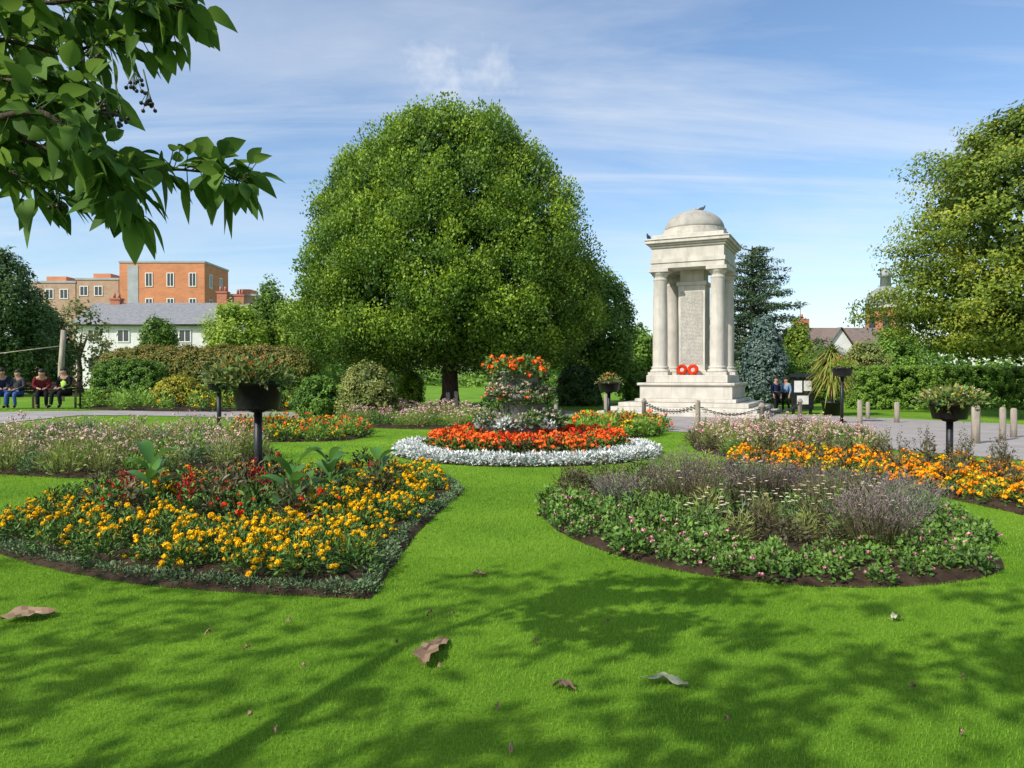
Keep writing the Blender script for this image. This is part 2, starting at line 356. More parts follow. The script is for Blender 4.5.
def tree(name,label,cat,x,y,prof,n,k,leaf,mat,tr,th,clump,lump=.08,group=None,st=(1,1,1.3),inner=True,limbs=7,lo=.86,squash=1.0,aspect=.62,updir=0,grad=.2):
    t=thing(name,label,cat,(x,y,float(gz(x,y))),0,group)
    top=prof[-1][0]; reach=max(p[1] for p in prof)
    trunk_mesh(th,tr,limbs,reach,top*.8).build('trunk',M['bark'],t)
    mb=MB()
    p,o=prof_points(prof,n,lo,1.03,lump,squash)
    tb=np.clip(.5+.17*rng.normal(size=n),.1,.9)
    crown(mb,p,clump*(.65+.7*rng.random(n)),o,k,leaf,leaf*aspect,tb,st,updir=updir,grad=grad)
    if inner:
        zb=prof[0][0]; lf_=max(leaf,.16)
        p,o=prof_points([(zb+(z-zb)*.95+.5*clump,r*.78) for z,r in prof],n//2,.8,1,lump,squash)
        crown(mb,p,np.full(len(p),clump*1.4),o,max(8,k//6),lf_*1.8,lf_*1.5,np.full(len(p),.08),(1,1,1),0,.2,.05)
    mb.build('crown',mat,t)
    return t
def shrub(name,label,cat,x,y,r,h,n,k,leaf,mat,clump=.25,lump=.08,group=None,base=.0,squash=1):
    mb=MB()
    prof=[(base,r*.72),(h*.2,r*.95),(h*.45,r),(h*.7,r*.85),(h*.9,r*.5),(h,r*.12)]
    p,o=prof_points(prof,n,.82,1.03,lump,squash)
    crown(mb,p,clump*(.65+.7*rng.random(n)),o,k,leaf,leaf*.6,np.clip(.5+.17*rng.normal(size=n),.1,.9),(1,1,1.1))
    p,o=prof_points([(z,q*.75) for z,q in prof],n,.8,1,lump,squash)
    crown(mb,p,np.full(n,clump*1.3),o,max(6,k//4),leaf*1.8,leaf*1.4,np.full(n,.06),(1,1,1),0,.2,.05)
    for i in range(6):
        a=R.random()*6.28; mb.tube([(0,0,-.02),(math.cos(a)*r*.25,math.sin(a)*r*.25,h*.4),(math.cos(a)*r*.5,math.sin(a)*r*.5,h*.75)],[.03,.02,.008],5,1)
    o=mb.build(name,[mat,M['bark']],None,(x,y,float(gz(x,y))))
    return tag(o,label,cat,group)
def hedge(name,label,x0,x1,y0,y1,h,mat,n,k,leaf,clump=.18,rnd=.0):
    w,d=x1-x0,y1-y0; mb=MB()
    A=np.array([w*h,w*h,d*h,d*h,w*d]); f=rng.choice(5,size=n,p=A/A.sum()); a=rng.random(n); b=rng.random(n)
    p=np.zeros((n,3)); o=np.zeros((n,3))
    for i,(fn,nn) in enumerate([(lambda a,b:np.stack([a*w,0*a,b*h],-1),(0,-1,0)),(lambda a,b:np.stack([a*w,0*a+d,b*h],-1),(0,1,0)),(lambda a,b:np.stack([0*a,a*d,b*h],-1),(-1,0,0)),(lambda a,b:np.stack([0*a+w,a*d,b*h],-1),(1,0,0)),(lambda a,b:np.stack([a*w,b*d,0*a+h],-1),(0,0,1))]):
        s=f==i; p[s]=fn(a[s],b[s]); o[s]=nn
    if rnd:
        c=np.array([w/2,d/2,0]); q=(p-c)/np.array([w/2,d/2,h]); l=np.maximum(1,(np.abs(q)**4).sum(-1)**.25); p=q/l[:,None]*np.array([w/2,d/2,h])+c
    p+=rng.normal(size=p.shape)*.025
    crown(mb,p,clump*(.7+.6*rng.random(n)),o,k,leaf,leaf*.6,np.clip(.5+.15*rng.normal(size=n),.1,.9),(1,1,1))
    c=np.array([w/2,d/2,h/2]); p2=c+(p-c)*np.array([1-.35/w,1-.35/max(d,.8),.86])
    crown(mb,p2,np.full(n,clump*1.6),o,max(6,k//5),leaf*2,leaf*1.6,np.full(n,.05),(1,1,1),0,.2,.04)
    for i in range(max(3,int(w/1.2))):
        xx=(i+.5)*w/max(3,int(w/1.2)); mb.tube([(xx,d/2,-.05),(xx+.05,d/2,h*.7)],[.05,.02],6,1)
    return tag(mb.build(name,[mat,M['bark']],None,(x0,y0,float(gz((x0+x1)/2,y0)))),label,'hedge')

# ------------------------------------------------------------------ TREES
Yb=35.; s=F/Yb
pxr=[(360,84),(350,122),(335,142),(310,147),(280,144),(245,133),(208,116),(178,99),(153,79),(138,60),(130,38),(125,10)]
prof=[(ZY(y,Yb),r/s) for y,r in pxr]
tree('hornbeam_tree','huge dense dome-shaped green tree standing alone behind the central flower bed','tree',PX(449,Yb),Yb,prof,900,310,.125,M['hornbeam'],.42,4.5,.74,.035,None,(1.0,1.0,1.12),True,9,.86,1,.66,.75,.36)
Yr=27.; s=F/Yr
pxr=[(350,70),(338,118),(315,138),(270,150),(220,140),(172,114),(138,80),(114,42),(104,8)]
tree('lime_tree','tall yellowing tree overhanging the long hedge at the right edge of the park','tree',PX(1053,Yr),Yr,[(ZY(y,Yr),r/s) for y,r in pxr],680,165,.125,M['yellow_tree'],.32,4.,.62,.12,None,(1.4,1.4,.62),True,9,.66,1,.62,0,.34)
def treepx(name,label,px,hw,ytop,ybot,Y,mat,n=220,k=70,leaf=.22,clump=.5,lump=.1,shape='round',tr=.2):
    s=F/Y; r=hw/s; z0=max(.3,ZY(ybot,Y)); z1=ZY(ytop,Y)-clump*.8; r=max(.4,r-clump*.6); d=z1-z0
    if shape=='egg': pr=[(z0,r*.5),(z0+d*.2,r*.95),(z0+d*.45,r),(z0+d*.75,r*.62),(z0+d*.93,r*.25),(z1,.05)]
    else: pr=[(z0,r*.5),(z0+d*.2,r*.9),(z0+d*.5,r),(z0+d*.75,r*.82),(z0+d*.93,r*.45),(z1,.1)]
    x=PX(px,Y); g0=float(gz(x,Y)); pr=[(max(.1,a-g0),b) for a,b in pr]
    return tree(name,label,'tree',x,Y,pr,n,k,leaf,mat,tr,max(1.2,z0+d*.4),clump,lump)
treepx('broadleaf_tree','smaller rounded green tree just right of the huge domed tree',598,40,268,384,42,M['mid_tree'],280,80,.16,.5)
treepx('broadleaf_tree','dark green tree at the far left edge behind the seated people',-2,48,246,385,44,M['dark_tree'],260,80,.19,.55,.14)
treepx('broadleaf_tree','dark low tree behind the bench, right of the tree at the left edge',42,32,305,388,48,M['dark_tree'],140,70,.18,.5,.14)
treepx('conical_tree','light green pointed tree rising left of the huge domed tree, behind the pergola',271,24,277,372,62,M['mid_tree'],170,60,.26,.6,.08,'egg')
treepx('broadleaf_tree','bright yellow-green tree in front of the right end of the white house',236,34,302,372,58,M['light_tree'],170,60,.22,.55)
treepx('broadleaf_tree','mid green tree between the pointed tree and the huge domed tree',302,28,292,385,60,M['light_tree'],150,60,.24,.55)
treepx('broadleaf_tree','small green tree in front of the middle of the white house',158,19,316,372,56,M['mid_tree'],110,55,.2,.45)
treepx('slender_tree','thin dull green tree in front of the left end of the white house',80,34,298,385,52,M['olive'],60,50,.18,.5,.2)
treepx('broadleaf_tree','bright yellow-green small tree between the blue conifer and the strap-leaved palm',798,17,320,402,47,M['light_tree'],140,55,.18,.4,.1,'egg')
treepx('blue_conifer','narrow blue-grey conifer standing right of the memorial',764,22,314,404,41,M['bluecon'],220,70,.15,.32,.1,'egg')
treepx('broadleaf_tree','dark bushy tree between the memorial and the huge domed tree',636,26,325,395,48,M['mid_tree'],150,60,.2,.5)
treepx('broadleaf_tree','dark green tree behind the right end of the brown-roofed house under the tower',895,22,322,385,56,M['mid_tree'],130,60,.2,.5)
Yc=50.; t=thing('cedar_tree','dark layered cedar rising behind the right side of the memorial','tree',(PX(752,Yc),Yc,0))
mb=MB(); zt=ZY(246,Yc)
mb.tube([(0,0,0),(.05,0,zt*.5),(0,.05,zt)],[.35,.22,.04],9)
cl=[]
for i in range(74):
    f=.1+.89*i/74; z=zt*f; a=i*2.4+R.random()*.5; ln=(1-f)**.7*4.8*(.65+.5*R.random())+.35
    e=np.array([math.cos(a)*ln,math.sin(a)*ln,z+.12*ln])
    mb.tube([(0,0,z),tuple(e*np.array([.5,.5,1])),tuple(e)],[.08,.05,.015],5)
    for q in np.linspace(.2,1,max(2,int(ln*2.6))): cl.append(e*np.array([q,q,1])+rng.normal(size=3)*np.array([.2,.2,.08]))
mb.build('trunk',M['bark'],t)
cl=np.array(cl); mb=MB(); crown(mb,cl,np.full(len(cl),.58),np.tile([0,0,1.],(len(cl),1)),72,.19,.08,np.clip(.5+.15*rng.normal(size=len(cl)),0,1),(1.15,1.15,.36)); mb.build('crown',M['cedar'],t)

mb=MB(); n=1500
xx=rng.uniform(-150,150,n); yy=rng.uniform(100,125,n); hh=4+2.2*np.sin(xx*.13)+1.5*np.sin(xx*.31+1)
zz=rng.random(n)*np.clip(hh,2,9)
crown(mb,np.stack([xx,yy,zz],-1),np.full(n,1.7),np.tile([0,-1.,.3],(n,1)),38,.75,.5,np.clip(.4+.2*rng.normal(size=n),0,1),(1.2,1,1))
tag(mb.build('distant_wood',M['mid_tree']),'low band of distant green trees closing the far side of the park','trees',kind='stuff')

def shrubpx(name,label,px,hw,ytop,Y,mat,n=110,k=45,leaf=.1,clump=.2,lump=.1,cat='shrub'):
    x=PX(px,Y); g0=float(gz(x,Y)); return shrub(name,label,cat,x,Y,hw*Y/F,ZY(ytop,Y)-g0-.15,n,k,leaf,mat,clump,lump)
shrubpx('round_shrub','pale olive round shrub left of the trunk of the huge domed tree',369,28,361,27.5,M['olive'],220,60,.09,.2)
shrubpx('low_shrub','dark green low shrub left of the pale olive round shrub',318,24,376,28.5,M['hedge'],140,50,.1,.2)
shrubpx('low_shrub','bright green shrub half hidden behind the pale olive round shrub',408,16,368,40,M['light_tree'],110,45,.12,.22)
shrubpx('low_shrub','dark shrub under the right side of the huge domed tree',578,24,366,40,M['dark_tree'],140,50,.13,.25)
shrubpx('low_shrub','green shrub right of the small post tub by the memorial path',640,16,372,42,M['mid_tree'],90,45,.12,.22)
shrubpx('low_shrub','yellow variegated shrub right of the clipped dark hedge',178,26,376,31,M['yhedge'],120,45,.1,.18)
shrubpx('low_shrub','dull green shrub at the right end of the pergola',285,20,368,33,M['mid_tree'],110,45,.11,.22)
shrubpx('low_shrub','dark green shrub right of the yellow variegated shrub',222,22,380,34,M['hedge'],110,45,.11,.2)
shrubpx('tall_shrub','green tall shrub behind the notice board',781,17,346,44,M['mid_tree'],160,50,.12,.26)
shrubpx('tall_shrub','olive tall shrub in front of the brown-roofed house right of the palm',866,24,340,46,M['olive'],170,50,.12,.28)
shrubpx('tall_shrub','mid green shrub in front of the brown-roofed house behind the palm',822,24,346,45,M['mid_tree'],170,50,.12,.28)
shrubpx('low_shrub','dark shrub beneath the cedar right of the memorial columns',742,18,362,44,M['dark_tree'],110,45,.12,.24)
shrubpx('low_shrub','green shrub far back right of the domed tree trunk',505,20,380,46,M['mid_tree'],90,45,.13,.24)
hedge('clipped_hedge','clipped dark green block hedge behind the bench people and pink left bed',PX(86,33),PX(156,33),33,34.6,ZY(360,33)-.45,M['hedge'],300,60,.08,.13,.6)
hedge('clipped_hedge','long clipped green hedge beside the path under the yellowing tree',PX(862,35),PX(1190,35),35,36.6,ZY(368,35),M['hedge_light'],1300,55,.085,.12)
Yp=43.; t=thing('pergola','long timber pergola smothered in a bronze-green climber in front of the white house','pergola',(PX(208,Yp),Yp,.45))
L2=100*Yp/F
for i in range(7):
    for yy in (0,1.8):
        mb=MB(); mb.box(-.07,.07,-.07,.07,0,2.1); mb.build('post',M['darkwood'],t,(-L2*.94+i*L2*1.88/6,yy,0))
mb=MB()
for yy in (0,1.8): mb.box(-L2,L2,yy-.05,yy+.05,2.1,2.22)
for i in range(15): mb.box(-L2+.3+i*(2*L2-.6)/14-.03,-L2+.3+i*(2*L2-.6)/14+.03,-.3,2.1,2.223,2.32)
mb.build('beams',M['darkwood'],t)
mb=MB(); n=700; a=rng.uniform(-1,1,n); th=rng.random(n)*PI*1.2-PI*.1
hgt=1.45*(1-.22*np.abs(a)**6)*(1+.05*np.sin(a*17)+.03*np.sin(a*41))
p=np.stack([a*L2*1.02,.9-np.cos(th)*1.6,1.3+np.sin(th)*hgt],-1); o=unit(np.stack([0*a,-np.cos(th),np.sin(th)],-1))
crown(mb,p,np.full(n,.32),o,60,.15,.09,np.clip(.4+.22*rng.normal(size=n)+.2*np.sin(th),0,1),(1.2,1,.9)); mb.build('climber',M['rust'],t)

# ------------------------------------------------------------------ BUILDINGS
def window(parent,x,z,w,h,y=0,mull=1,side=False):
    f=MB(); b=.09
    def bx(a0,a1,c0,c1,d0,d1):
        if side: f.box(d0,d1,a0,a1,c0,c1)
        else: f.box(a0,a1,-d1,-d0,c0,c1)
    bx(-w/2,-w/2+b,0,h,.003,.07); bx(w/2-b,w/2,0,h,.003,.07); bx(-w/2+b,w/2-b,0,b,.003,.07); bx(-w/2+b,w/2-b,h-b,h,.003,.07)
    for i in range(mull):
        c=-w/2+w*(i+1)/(mull+1); bx(c-.035,c+.035,b,h-b,.003,.06)
    loc=(y,x,z) if side else (x,y,z)
    o=f.build('window',M['frame'],parent,loc)
    p=MB()
    if side: p.box(.004,.03,-w/2+b,w/2-b,b,h-b)
    else: p.box(-w/2+b,w/2-b,-.03,-.004,b,h-b)
    p.build('pane',M['glass'],o)
Yk=90.; x0,x1=PX(120,Yk),PX(205,Yk); zt=ZY(263,Yk); W=x1-x0
t=thing('brick_block','tall flat-roofed orange brick block rising behind the white house','building',(x0,Yk,0))
mb=MB(); mb.box(0,W,0,7.5,0,zt); mb.build('wall',M['brick'],t)
mb=MB(); mb.box(-.08,W+.08,-.08,7.58,zt,zt+.22); mb.build('roof',M['cladding'],t)
mb=MB(); mb.box(1.0,2.3,-.05,-.003,zt-5.5,zt-.3); mb.build('cladding_panel',M['cladding'],t)
for z in (zt-2.9,zt-6):
    for x in (3.6,6.2,8.9): window(t,x,z,.9,1.7)
    for yy in (1.8,5.0): window(t,yy,z,.9,1.7,W,1,True)
Yk=97.
for (a,b,top,lab) in ((28,76,283,'tan brick flat-roofed block at far left of the skyline'),(77,119,280,'tan brick block with set-back top beside the tall orange block'),(229,256,296,'low brown brick block on the skyline right of the orange block')):
    x0,x1=PX(a,Yk),PX(b,Yk); W=x1-x0; zt=ZY(top,Yk)
    t=thing('brick_block',lab,'building',(x0,Yk,0))
    mb=MB(); mb.box(0,W,0,8,0,zt); mb.build('wall',M['brick2'],t)
    mb=MB(); mb.box(-.1,W+.1,-.1,8.1,zt,zt+.25); mb.build('roof',M['cladding'],t)
    mb=MB(); mb.box(W*.2,W*.62,2,5,zt+.253,zt+1.1); mb.build('roof_plant_room',M['brick'],t)
    for i in range(max(1,int(W/1.9))): window(t,1+i*1.9,zt-2.1,1.1,1.3)
Yk=65.; x0,x1=PX(76,Yk),PX(232,Yk); W=x1-x0; ze=ZY(323,Yk); zr=ZY(299,Yk); D=7.
t=thing('white_house','long white rendered house with grey slate roof and brick chimneys','house',(x0,Yk,0))
mb=MB(); mb.add([(0,0,0),(W,0,0),(W,D,0),(0,D,0),(0,0,ze),(W,0,ze),(W,D,ze),(0,D,ze),(0,D/2,zr-.1),(W,D/2,zr-.1)],[(0,1,5,4),(2,3,7,6),(1,2,6,9,5),(3,0,4,8,7)]); mb.build('wall',M['whitewall'],t)
mb=MB(); e=.35
mb.add([(-e,-e,ze-.1),(W+e,-e,ze-.1),(W+e,D/2,zr),(-e,D/2,zr),(-e,D+e,ze-.1),(W+e,D+e,ze-.1),(-e,-e,ze-.25),(W+e,-e,ze-.25)],[(0,1,2,3),(3,2,5,4),(6,7,1,0)]); rf=mb.build('roof',M['slate'],t)
for (cx,tp) in ((208,289),(226,292),(96,296)):
    c=PX(cx,Yk)-x0; zc=ZY(tp,Yk); mb=MB(); mb.box(c-.45,c+.45,D/2-.35,D/2+.35,zr-1.2,zc); mb.box(c-.52,c+.52,D/2-.42,D/2+.42,zc+.002,zc+.15)
    for q in (-.22,.22): mb.lathe([(.13,0),(.11,.45)],10,(c+q,D/2,zc+.15))
    mb.build('chimney',M['brick3'],rf)
mb=MB(); mb.tube([(-e,-e-.06,ze-.2),(W+e,-e-.06,ze-.2)],.07,6); mb.build('gutter',M['black'],rf)
for x in (1.6,4.2,6.9,9.6,12.2): window(t,x,ze-1.7,1.1,1.15); window(t,x,ze-4.4,1.1,1.4)
Yk=60.; x0,x1=PX(806,Yk),PX(892,Yk); W=x1-x0; ze=ZY(352,Yk); zr=ZY(325,Yk); D=7.
t=thing('brick_house','brick house with brown tiled roof and gable behind the strap-leaved palm','house',(x0,Yk,0))
mb=MB(); mb.add([(0,0,0),(W,0,0),(W,D,0),(0,D,0),(0,0,ze),(W,0,ze),(W,D,ze),(0,D,ze),(0,D/2,zr-.1),(W,D/2,zr-.1)],[(0,1,5,4),(2,3,7,6),(1,2,6,9,5),(3,0,4,8,7)]); mb.build('wall',M['brick3'],t)
mb=MB(); mb.add([(-e,-e,ze-.1),(W+e,-e,ze-.1),(W+e,D/2,zr),(-e,D/2,zr),(-e,D+e,ze-.1),(W+e,D+e,ze-.1)],[(0,1,2,3),(3,2,5,4)]); rf=mb.build('roof',M['tile'],t)
for cx in (1.0,):
    mb=MB(); mb.box(cx-.5,cx+.5,D/2-.4,D/2+.4,zr-1,zr+.75); mb.lathe([(.13,0),(.11,.4)],10,(cx,D/2,zr+.75)); mb.build('chimney',M['brick3'],rf)
mb=MB(); mb.tube([(1.0,D/2+.3,zr+.5),(1.0,D/2+.3,zr+2.2)],.025,5)
for i in range(5): mb.tube([(.55,D/2+.3,zr+1.9+.06*i),(1.45,D/2+.3,zr+1.9+.06*i)],.012,4)
mb.build('aerial',M['iron'],rf)
gx=PX(838,Yk)-x0
mb=MB(); mb.add([(gx-1.7,-.5,ze-.6),(gx+1.7,-.5,ze-.6),(gx,-.5,zr-.35),(gx,D/2,zr-.35)],[(0,1,2)]); mb.build('gable',M['whitewall'],t)
mb=MB(); mb.add([(gx-1.95,-.7,ze-.75),(gx,-.7,zr-.2),(gx,D/2,zr-.2),(gx-1.95,1.2,ze-.75),(gx+1.95,-.7,ze-.75),(gx+1.95,1.2,ze-.75)],[(0,1,2,3),(1,4,5,2)]); mb.build('gable_roof',M['tile'],rf)
for x in (1.2,3.4,5.6): window(t,x,ze-1.6,1,1.2)
Yk=78.; cx=PX(885,Yk); t=thing('domed_tower','red brick tower with grey lead dome and cupola, half hidden by the yellowing tree','tower',(cx,Yk,0))
zb=ZY(311,Yk); zd=ZY(286,Yk)
mb=MB(); mb.lathe([(2.0,0),(2.0,zb)],8,smooth=False); mb.build('wall',M['brick3'],t)
mb=MB(); mb.lathe([(2.0,zb+.001),(2.3,zb+.2),(2.3,zb+.45),(2.05,zb+.5)],8,smooth=False); mb.build('cornice',M['stone'],t)
mb=MB(); mb.lathe([(1.95*math.cos(a),zb+.5+(zd-zb-.5)*math.sin(a)) for a in np.linspace(0,1.3,9)],20); rf=mb.build('dome',M['lead'],t)
mb=MB(); mb.lathe([(.55,zd-.15),(.5,zd+.9),(.72,zd+.95),(.66,zd+1.25),(.4,zd+1.6),(.08,zd+1.9),(.03,zd+2.6)],12); mb.build('cupola',M['lead'],rf)
for i in range(8):
    a=i*PI/4+PI/8
    mb=MB(); mb.box(-.35,.35,-.05,.02,zb-2.6,zb-.7); o=mb.build('window',M['glass'],t); o.location=(math.sin(a)*1.87,-math.cos(a)*1.87,0); o.rotation_euler=(0,0,a)

# ------------------------------------------------------------------ MEMORIAL
Ym=32.; t=thing('war_memorial','tall pale stone memorial with corner columns, inscribed pier and domed canopy','memorial',(PX(694,Ym),Ym,0),math.radians(-25))
mem=t
mb=MB()
for i,w in enumerate((3.3,2.95,2.6)): mb.bbox(-w,w,-w,w,i*.17+.001*i,i*.17+.17,.015)
mb.build('steps',M['stone'],t)
mb=MB(); mb.bbox(-2.05,2.05,-2.05,2.05,.513,.66,.02); mb.bbox(-1.88,1.88,-1.88,1.88,.662,1.2,.01); mb.bbox(-1.98,1.98,-1.98,1.98,1.202,1.32,.03); mb.build('pedestal',M['stone'],t)
mb=MB(); mb.bbox(-1.66,1.66,-1.66,1.66,1.322,1.64,.02); mb.build('plinth',M['stone'],t)
mb=MB(); mb.bbox(-.62,.62,-.62,.62,1.642,1.85,.02); mb.box(-.56,.56,-.56,.56,1.852,5.45); mb.bbox(-.63,.63,-.63,.63,5.452,5.62,.02); mb.box(-.5,.5,-.5,.5,5.622,6.12); mb.build('pier',M['stone'],t)
mb=MB(); mb.box(-.46,.46,-.012,0,0,3.1)
pm_=mb.mesh('inscribed_panel',M['inscribed'])
for a,lc in ((0,(0,-.563,2.1)),(PI/2,(.563,0,2.1)),(-PI/2,(-.563,0,2.1)),(PI,(0,.563,2.1))):
    link('inscribed_panel',pm_,t,lc,a)
cm=MB(); r=.31
cm.box(-.42,.42,-.42,.42,0,.12)
cm.lathe([(.41,.121),(.42,.17),(.40,.22),(.35,.24),(.34,.27),(.37,.30),(.365,.34),(r+.01,.37),(r,.40),(r,1.6),(r*.97,2.8),(r*.88,3.95),(r*.9,3.98),(r*.95,4.0),(r*.95,4.04),(r*.88,4.05),(r*.88,4.15),(r*1.05,4.2),(r*1.22,4.28),(r*1.24,4.32)],28)
cm.box(-.41,.41,-.41,.41,4.321,4.46)
cmesh=cm.mesh('column',M['stone'])
for sx in (-1,1):
    for sy in (-1,1): link('column',cmesh,t,(sx*1.19,sy*1.19,1.641))
mb=MB()
for (w,z0,z1) in ((1.5,6.103,6.32),(1.54,6.322,6.5)): mb.bbox(-w,w,-w,w,z0,z1,.01)
mb.bbox(-1.48,1.48,-1.48,1.48,6.502,6.95,.01)
mb.build('entablature',M['stone'],t)
mb=MB(); mb.bbox(-1.55,1.55,-1.55,1.55,6.952,7.05,.03); mb.bbox(-1.63,1.63,-1.63,1.63,7.052,7.13,.03)
mb.bbox(-1.72,1.72,-1.72,1.72,7.132,7.26,.02); mb.bbox(-1.76,1.76,-1.76,1.76,7.262,7.32,.02); mb.build('cornice',M['stone'],t)
mb=MB(); mb.bbox(-1.46,1.46,-1.46,1.46,7.322,7.52,.02); mb.lathe([(1.42,7.522),(1.42,7.68),(1.34,7.70),(1.34,7.84),(1.28,7.86)],40,smooth=False); mb.build('dome_base',M['stone'],t)
mb=MB(); mb.lathe([(1.26*math.cos(a),7.861+.86*math.sin(a)) for a in np.linspace(0,1.5,14)],40); d=mb.build('dome',M['stone_dark'],t)
mb=MB(); mb.lathe([(.14,8.70),(.16,8.76),(.07,8.8),(.02,8.88)],14); mb.build('finial',M['stone_dark'],d)
def wreath(x,y,label,rad):
    cr,sr=math.cos(mem.rotation_euler.z),math.sin(mem.rotation_euler.z)
    wt=thing('poppy_wreath',label,'wreath',(mem.location.x+x*cr-y*sr,mem.location.y+x*sr+y*cr,1.645),mem.rotation_euler.z,'red wreaths on the memorial plinth')
    mb=MB(); th=np.linspace(0,2*PI,25)[:-1]
    mb.tube(np.stack([np.cos(th)*rad,.06*(np.sin(th)+1)*rad/.2,(np.sin(th)+1)*rad+.06],-1),.05,8,0,True,True)
    mb.build('backing',M['bed_green'],wt)
    mb=MB(); n=460; a=rng.random(n)*2*PI; b=rng.random(n)*2*PI; q=.06
    c=np.stack([np.cos(a)*rad,.06*(np.sin(a)+1)*rad/.2,(np.sin(a)+1)*rad+.06],-1)
    o=np.stack([np.cos(a)*np.cos(b),np.sin(b)*np.ones(n),np.sin(a)*np.cos(b)],-1)
    u=unit(np.cross(o,rng.normal(size=(n,3)))); mb.leaves(c+o*q-u*.03,u,o,.08,.075,rng.random(n)); mb.build('poppies',M['red'],wt)
wreath(-.32,-1.0,'left red poppy wreath leaning at the foot of the memorial pier',.16)
wreath(.14,-1.0,'right red poppy wreath leaning at the foot of the memorial pier',.16)

# ------------------------------------------------------------------ skin helper, people, bird
def skinmesh(verts,edges,rad,mat,sub=1,name='body'):
    me=bpy.data.meshes.new(name); me.from_pydata([tuple(v) for v in verts],edges,[])
    ob=bpy.data.objects.new(name,me); C.objects.link(ob)
    ob.modifiers.new('s','SKIN'); sv=me.skin_vertices[0].data
    for i,r_ in enumerate(rad):
        sv[i].radius=(r_,r_) if not isinstance(r_,tuple) else r_
        sv[i].use_root=(i==0)
    md=ob.modifiers.new('d','SUBSURF'); md.levels=sub
    dg=bpy.context.evaluated_depsgraph_get(); m=bpy.data.meshes.new_from_object(ob.evaluated_get(dg))
    bpy.data.objects.remove(ob); m.materials.clear(); m.materials.append(mat); m.name=name
    m.polygons.foreach_set('use_smooth',np.ones(len(m.polygons),bool))
    return m
def person(label,loc,rz,pose,top,legs,hair,sc=1,lean=0,vest=None):
    t=thing('person',label,'person',loc,rz); t.scale=(sc,sc,sc)
    if pose=='sit':
        J=dict(pel=(0,0,.54),sp=(0,.03-lean*.3,.78),ch=(0,.03-lean*.75,1.0-abs(lean)*.06),nk=(0,-lean,1.12-abs(lean)*.1),h1=(0,-.02-lean*1.15,1.2-abs(lean)*.14),h2=(0,-.02-lean*1.25,1.3-abs(lean)*.16))
        for s_ in (-1,1): J.update({'sh%d'%s_:(s_*.18,.02-lean*.8,1.04-abs(lean)*.07),'el%d'%s_:(s_*.25,-.05-lean*.5,.77),'wr%d'%s_:(s_*.13,-.27-lean*.1,.69),'hd%d'%s_:(s_*.09,-.34-lean*.1,.68),
            'hp%d'%s_:(s_*.09,-.02,.53),'kn%d'%s_:(s_*.13,-.45,.53),'an%d'%s_:(s_*.13,-.44+.06*s_,.10),'to%d'%s_:(s_*.15,-.62+.06*s_,.045)})
    else:
        J=dict(pel=(0,0,.92),sp=(0,.02,1.15),ch=(0,.02,1.36),nk=(0,0,1.49),h1=(0,-.02,1.56),h2=(0,-.02,1.67))
        for s_ in (-1,1): J.update({'sh%d'%s_:(s_*.18,.02,1.40),'el%d'%s_:(s_*.25,.03,1.12),'wr%d'%s_:(s_*.23,-.08,.90),'hd%d'%s_:(s_*.22,-.10,.82),
            'hp%d'%s_:(s_*.09,0,.90),'kn%d'%s_:(s_*.11,-.04+.05*s_,.50),'an%d'%s_:(s_*.12,.03+.10*s_,.09),'to%d'%s_:(s_*.14,-.13+.10*s_,.04)})
    def sk(spec,edges,mat,name,extra=()):
        keys=[k for k,_ in spec]; v=[J[k] for k in keys]; r_=[q for _,q in spec]; e_=[(keys.index(a),keys.index(b)) for a,b in edges]
        for (a,pts,rr) in extra:
            last=keys.index(a)
            for p_ in pts: v.append(p_); r_.append(rr); e_.append((last,len(v)-1)); last=len(v)-1
        return link(name,skinmesh(v,e_,r_,mat,1,name),t)
    hy=J['h1'][1]+.02
    spec=[('pel',.12),('sp',.11),('ch',.13),('nk',.055),('h1',.085),('h2',.09)]; ed=[('pel','sp'),('sp','ch'),('ch','nk'),('nk','h1'),('h1','h2')]
    ex=[('h1',[(0,hy-.125,J['h1'][2]+.02)],.014)]
    for s_ in (-1,1):
        spec+=[(f'sh{s_}',.06),(f'el{s_}',.045),(f'wr{s_}',.03),(f'hd{s_}',.035),(f'hp{s_}',.085),(f'kn{s_}',.06),(f'an{s_}',.042),(f'to{s_}',.035)]
        ed+=[('ch',f'sh{s_}'),(f'sh{s_}',f'el{s_}'),(f'el{s_}',f'wr{s_}'),(f'wr{s_}',f'hd{s_}'),('pel',f'hp{s_}'),(f'hp{s_}',f'kn{s_}'),(f'kn{s_}',f'an{s_}'),(f'an{s_}',f'to{s_}')]
        hd=np.array(J[f'hd{s_}']); dd=unit(hd-np.array(J[f'wr{s_}']))
        for i in range(4):
            off=np.array([(i-1.5)*.02,0,0]); l=(.07,.085,.08,.06)[i]
            ex.append((f'hd{s_}',[tuple(hd+off+dd*.04),tuple(hd+off+dd*(.04+l*.6)+np.array([0,0,-.012])),tuple(hd+off+dd*(.04+l*.8)+np.array([0,0,-.03]))],.0085))
        ex.append((f'hd{s_}',[tuple(hd+np.array([-s_*.045,-.01,.01])),tuple(hd+np.array([-s_*.06,-.03,-.01]))],.009))
        ex.append(('h1',[(s_*.095,hy-.01,J['h1'][2]+.03)],.016))
    sk(spec,ed,M['skin'],'body',ex)
    sp2=[('pel',.135),('sp',.14),('ch',.15)]; e2=[('pel','sp'),('sp','ch')]
    sp3=[('pel',.135)]; e3=[]
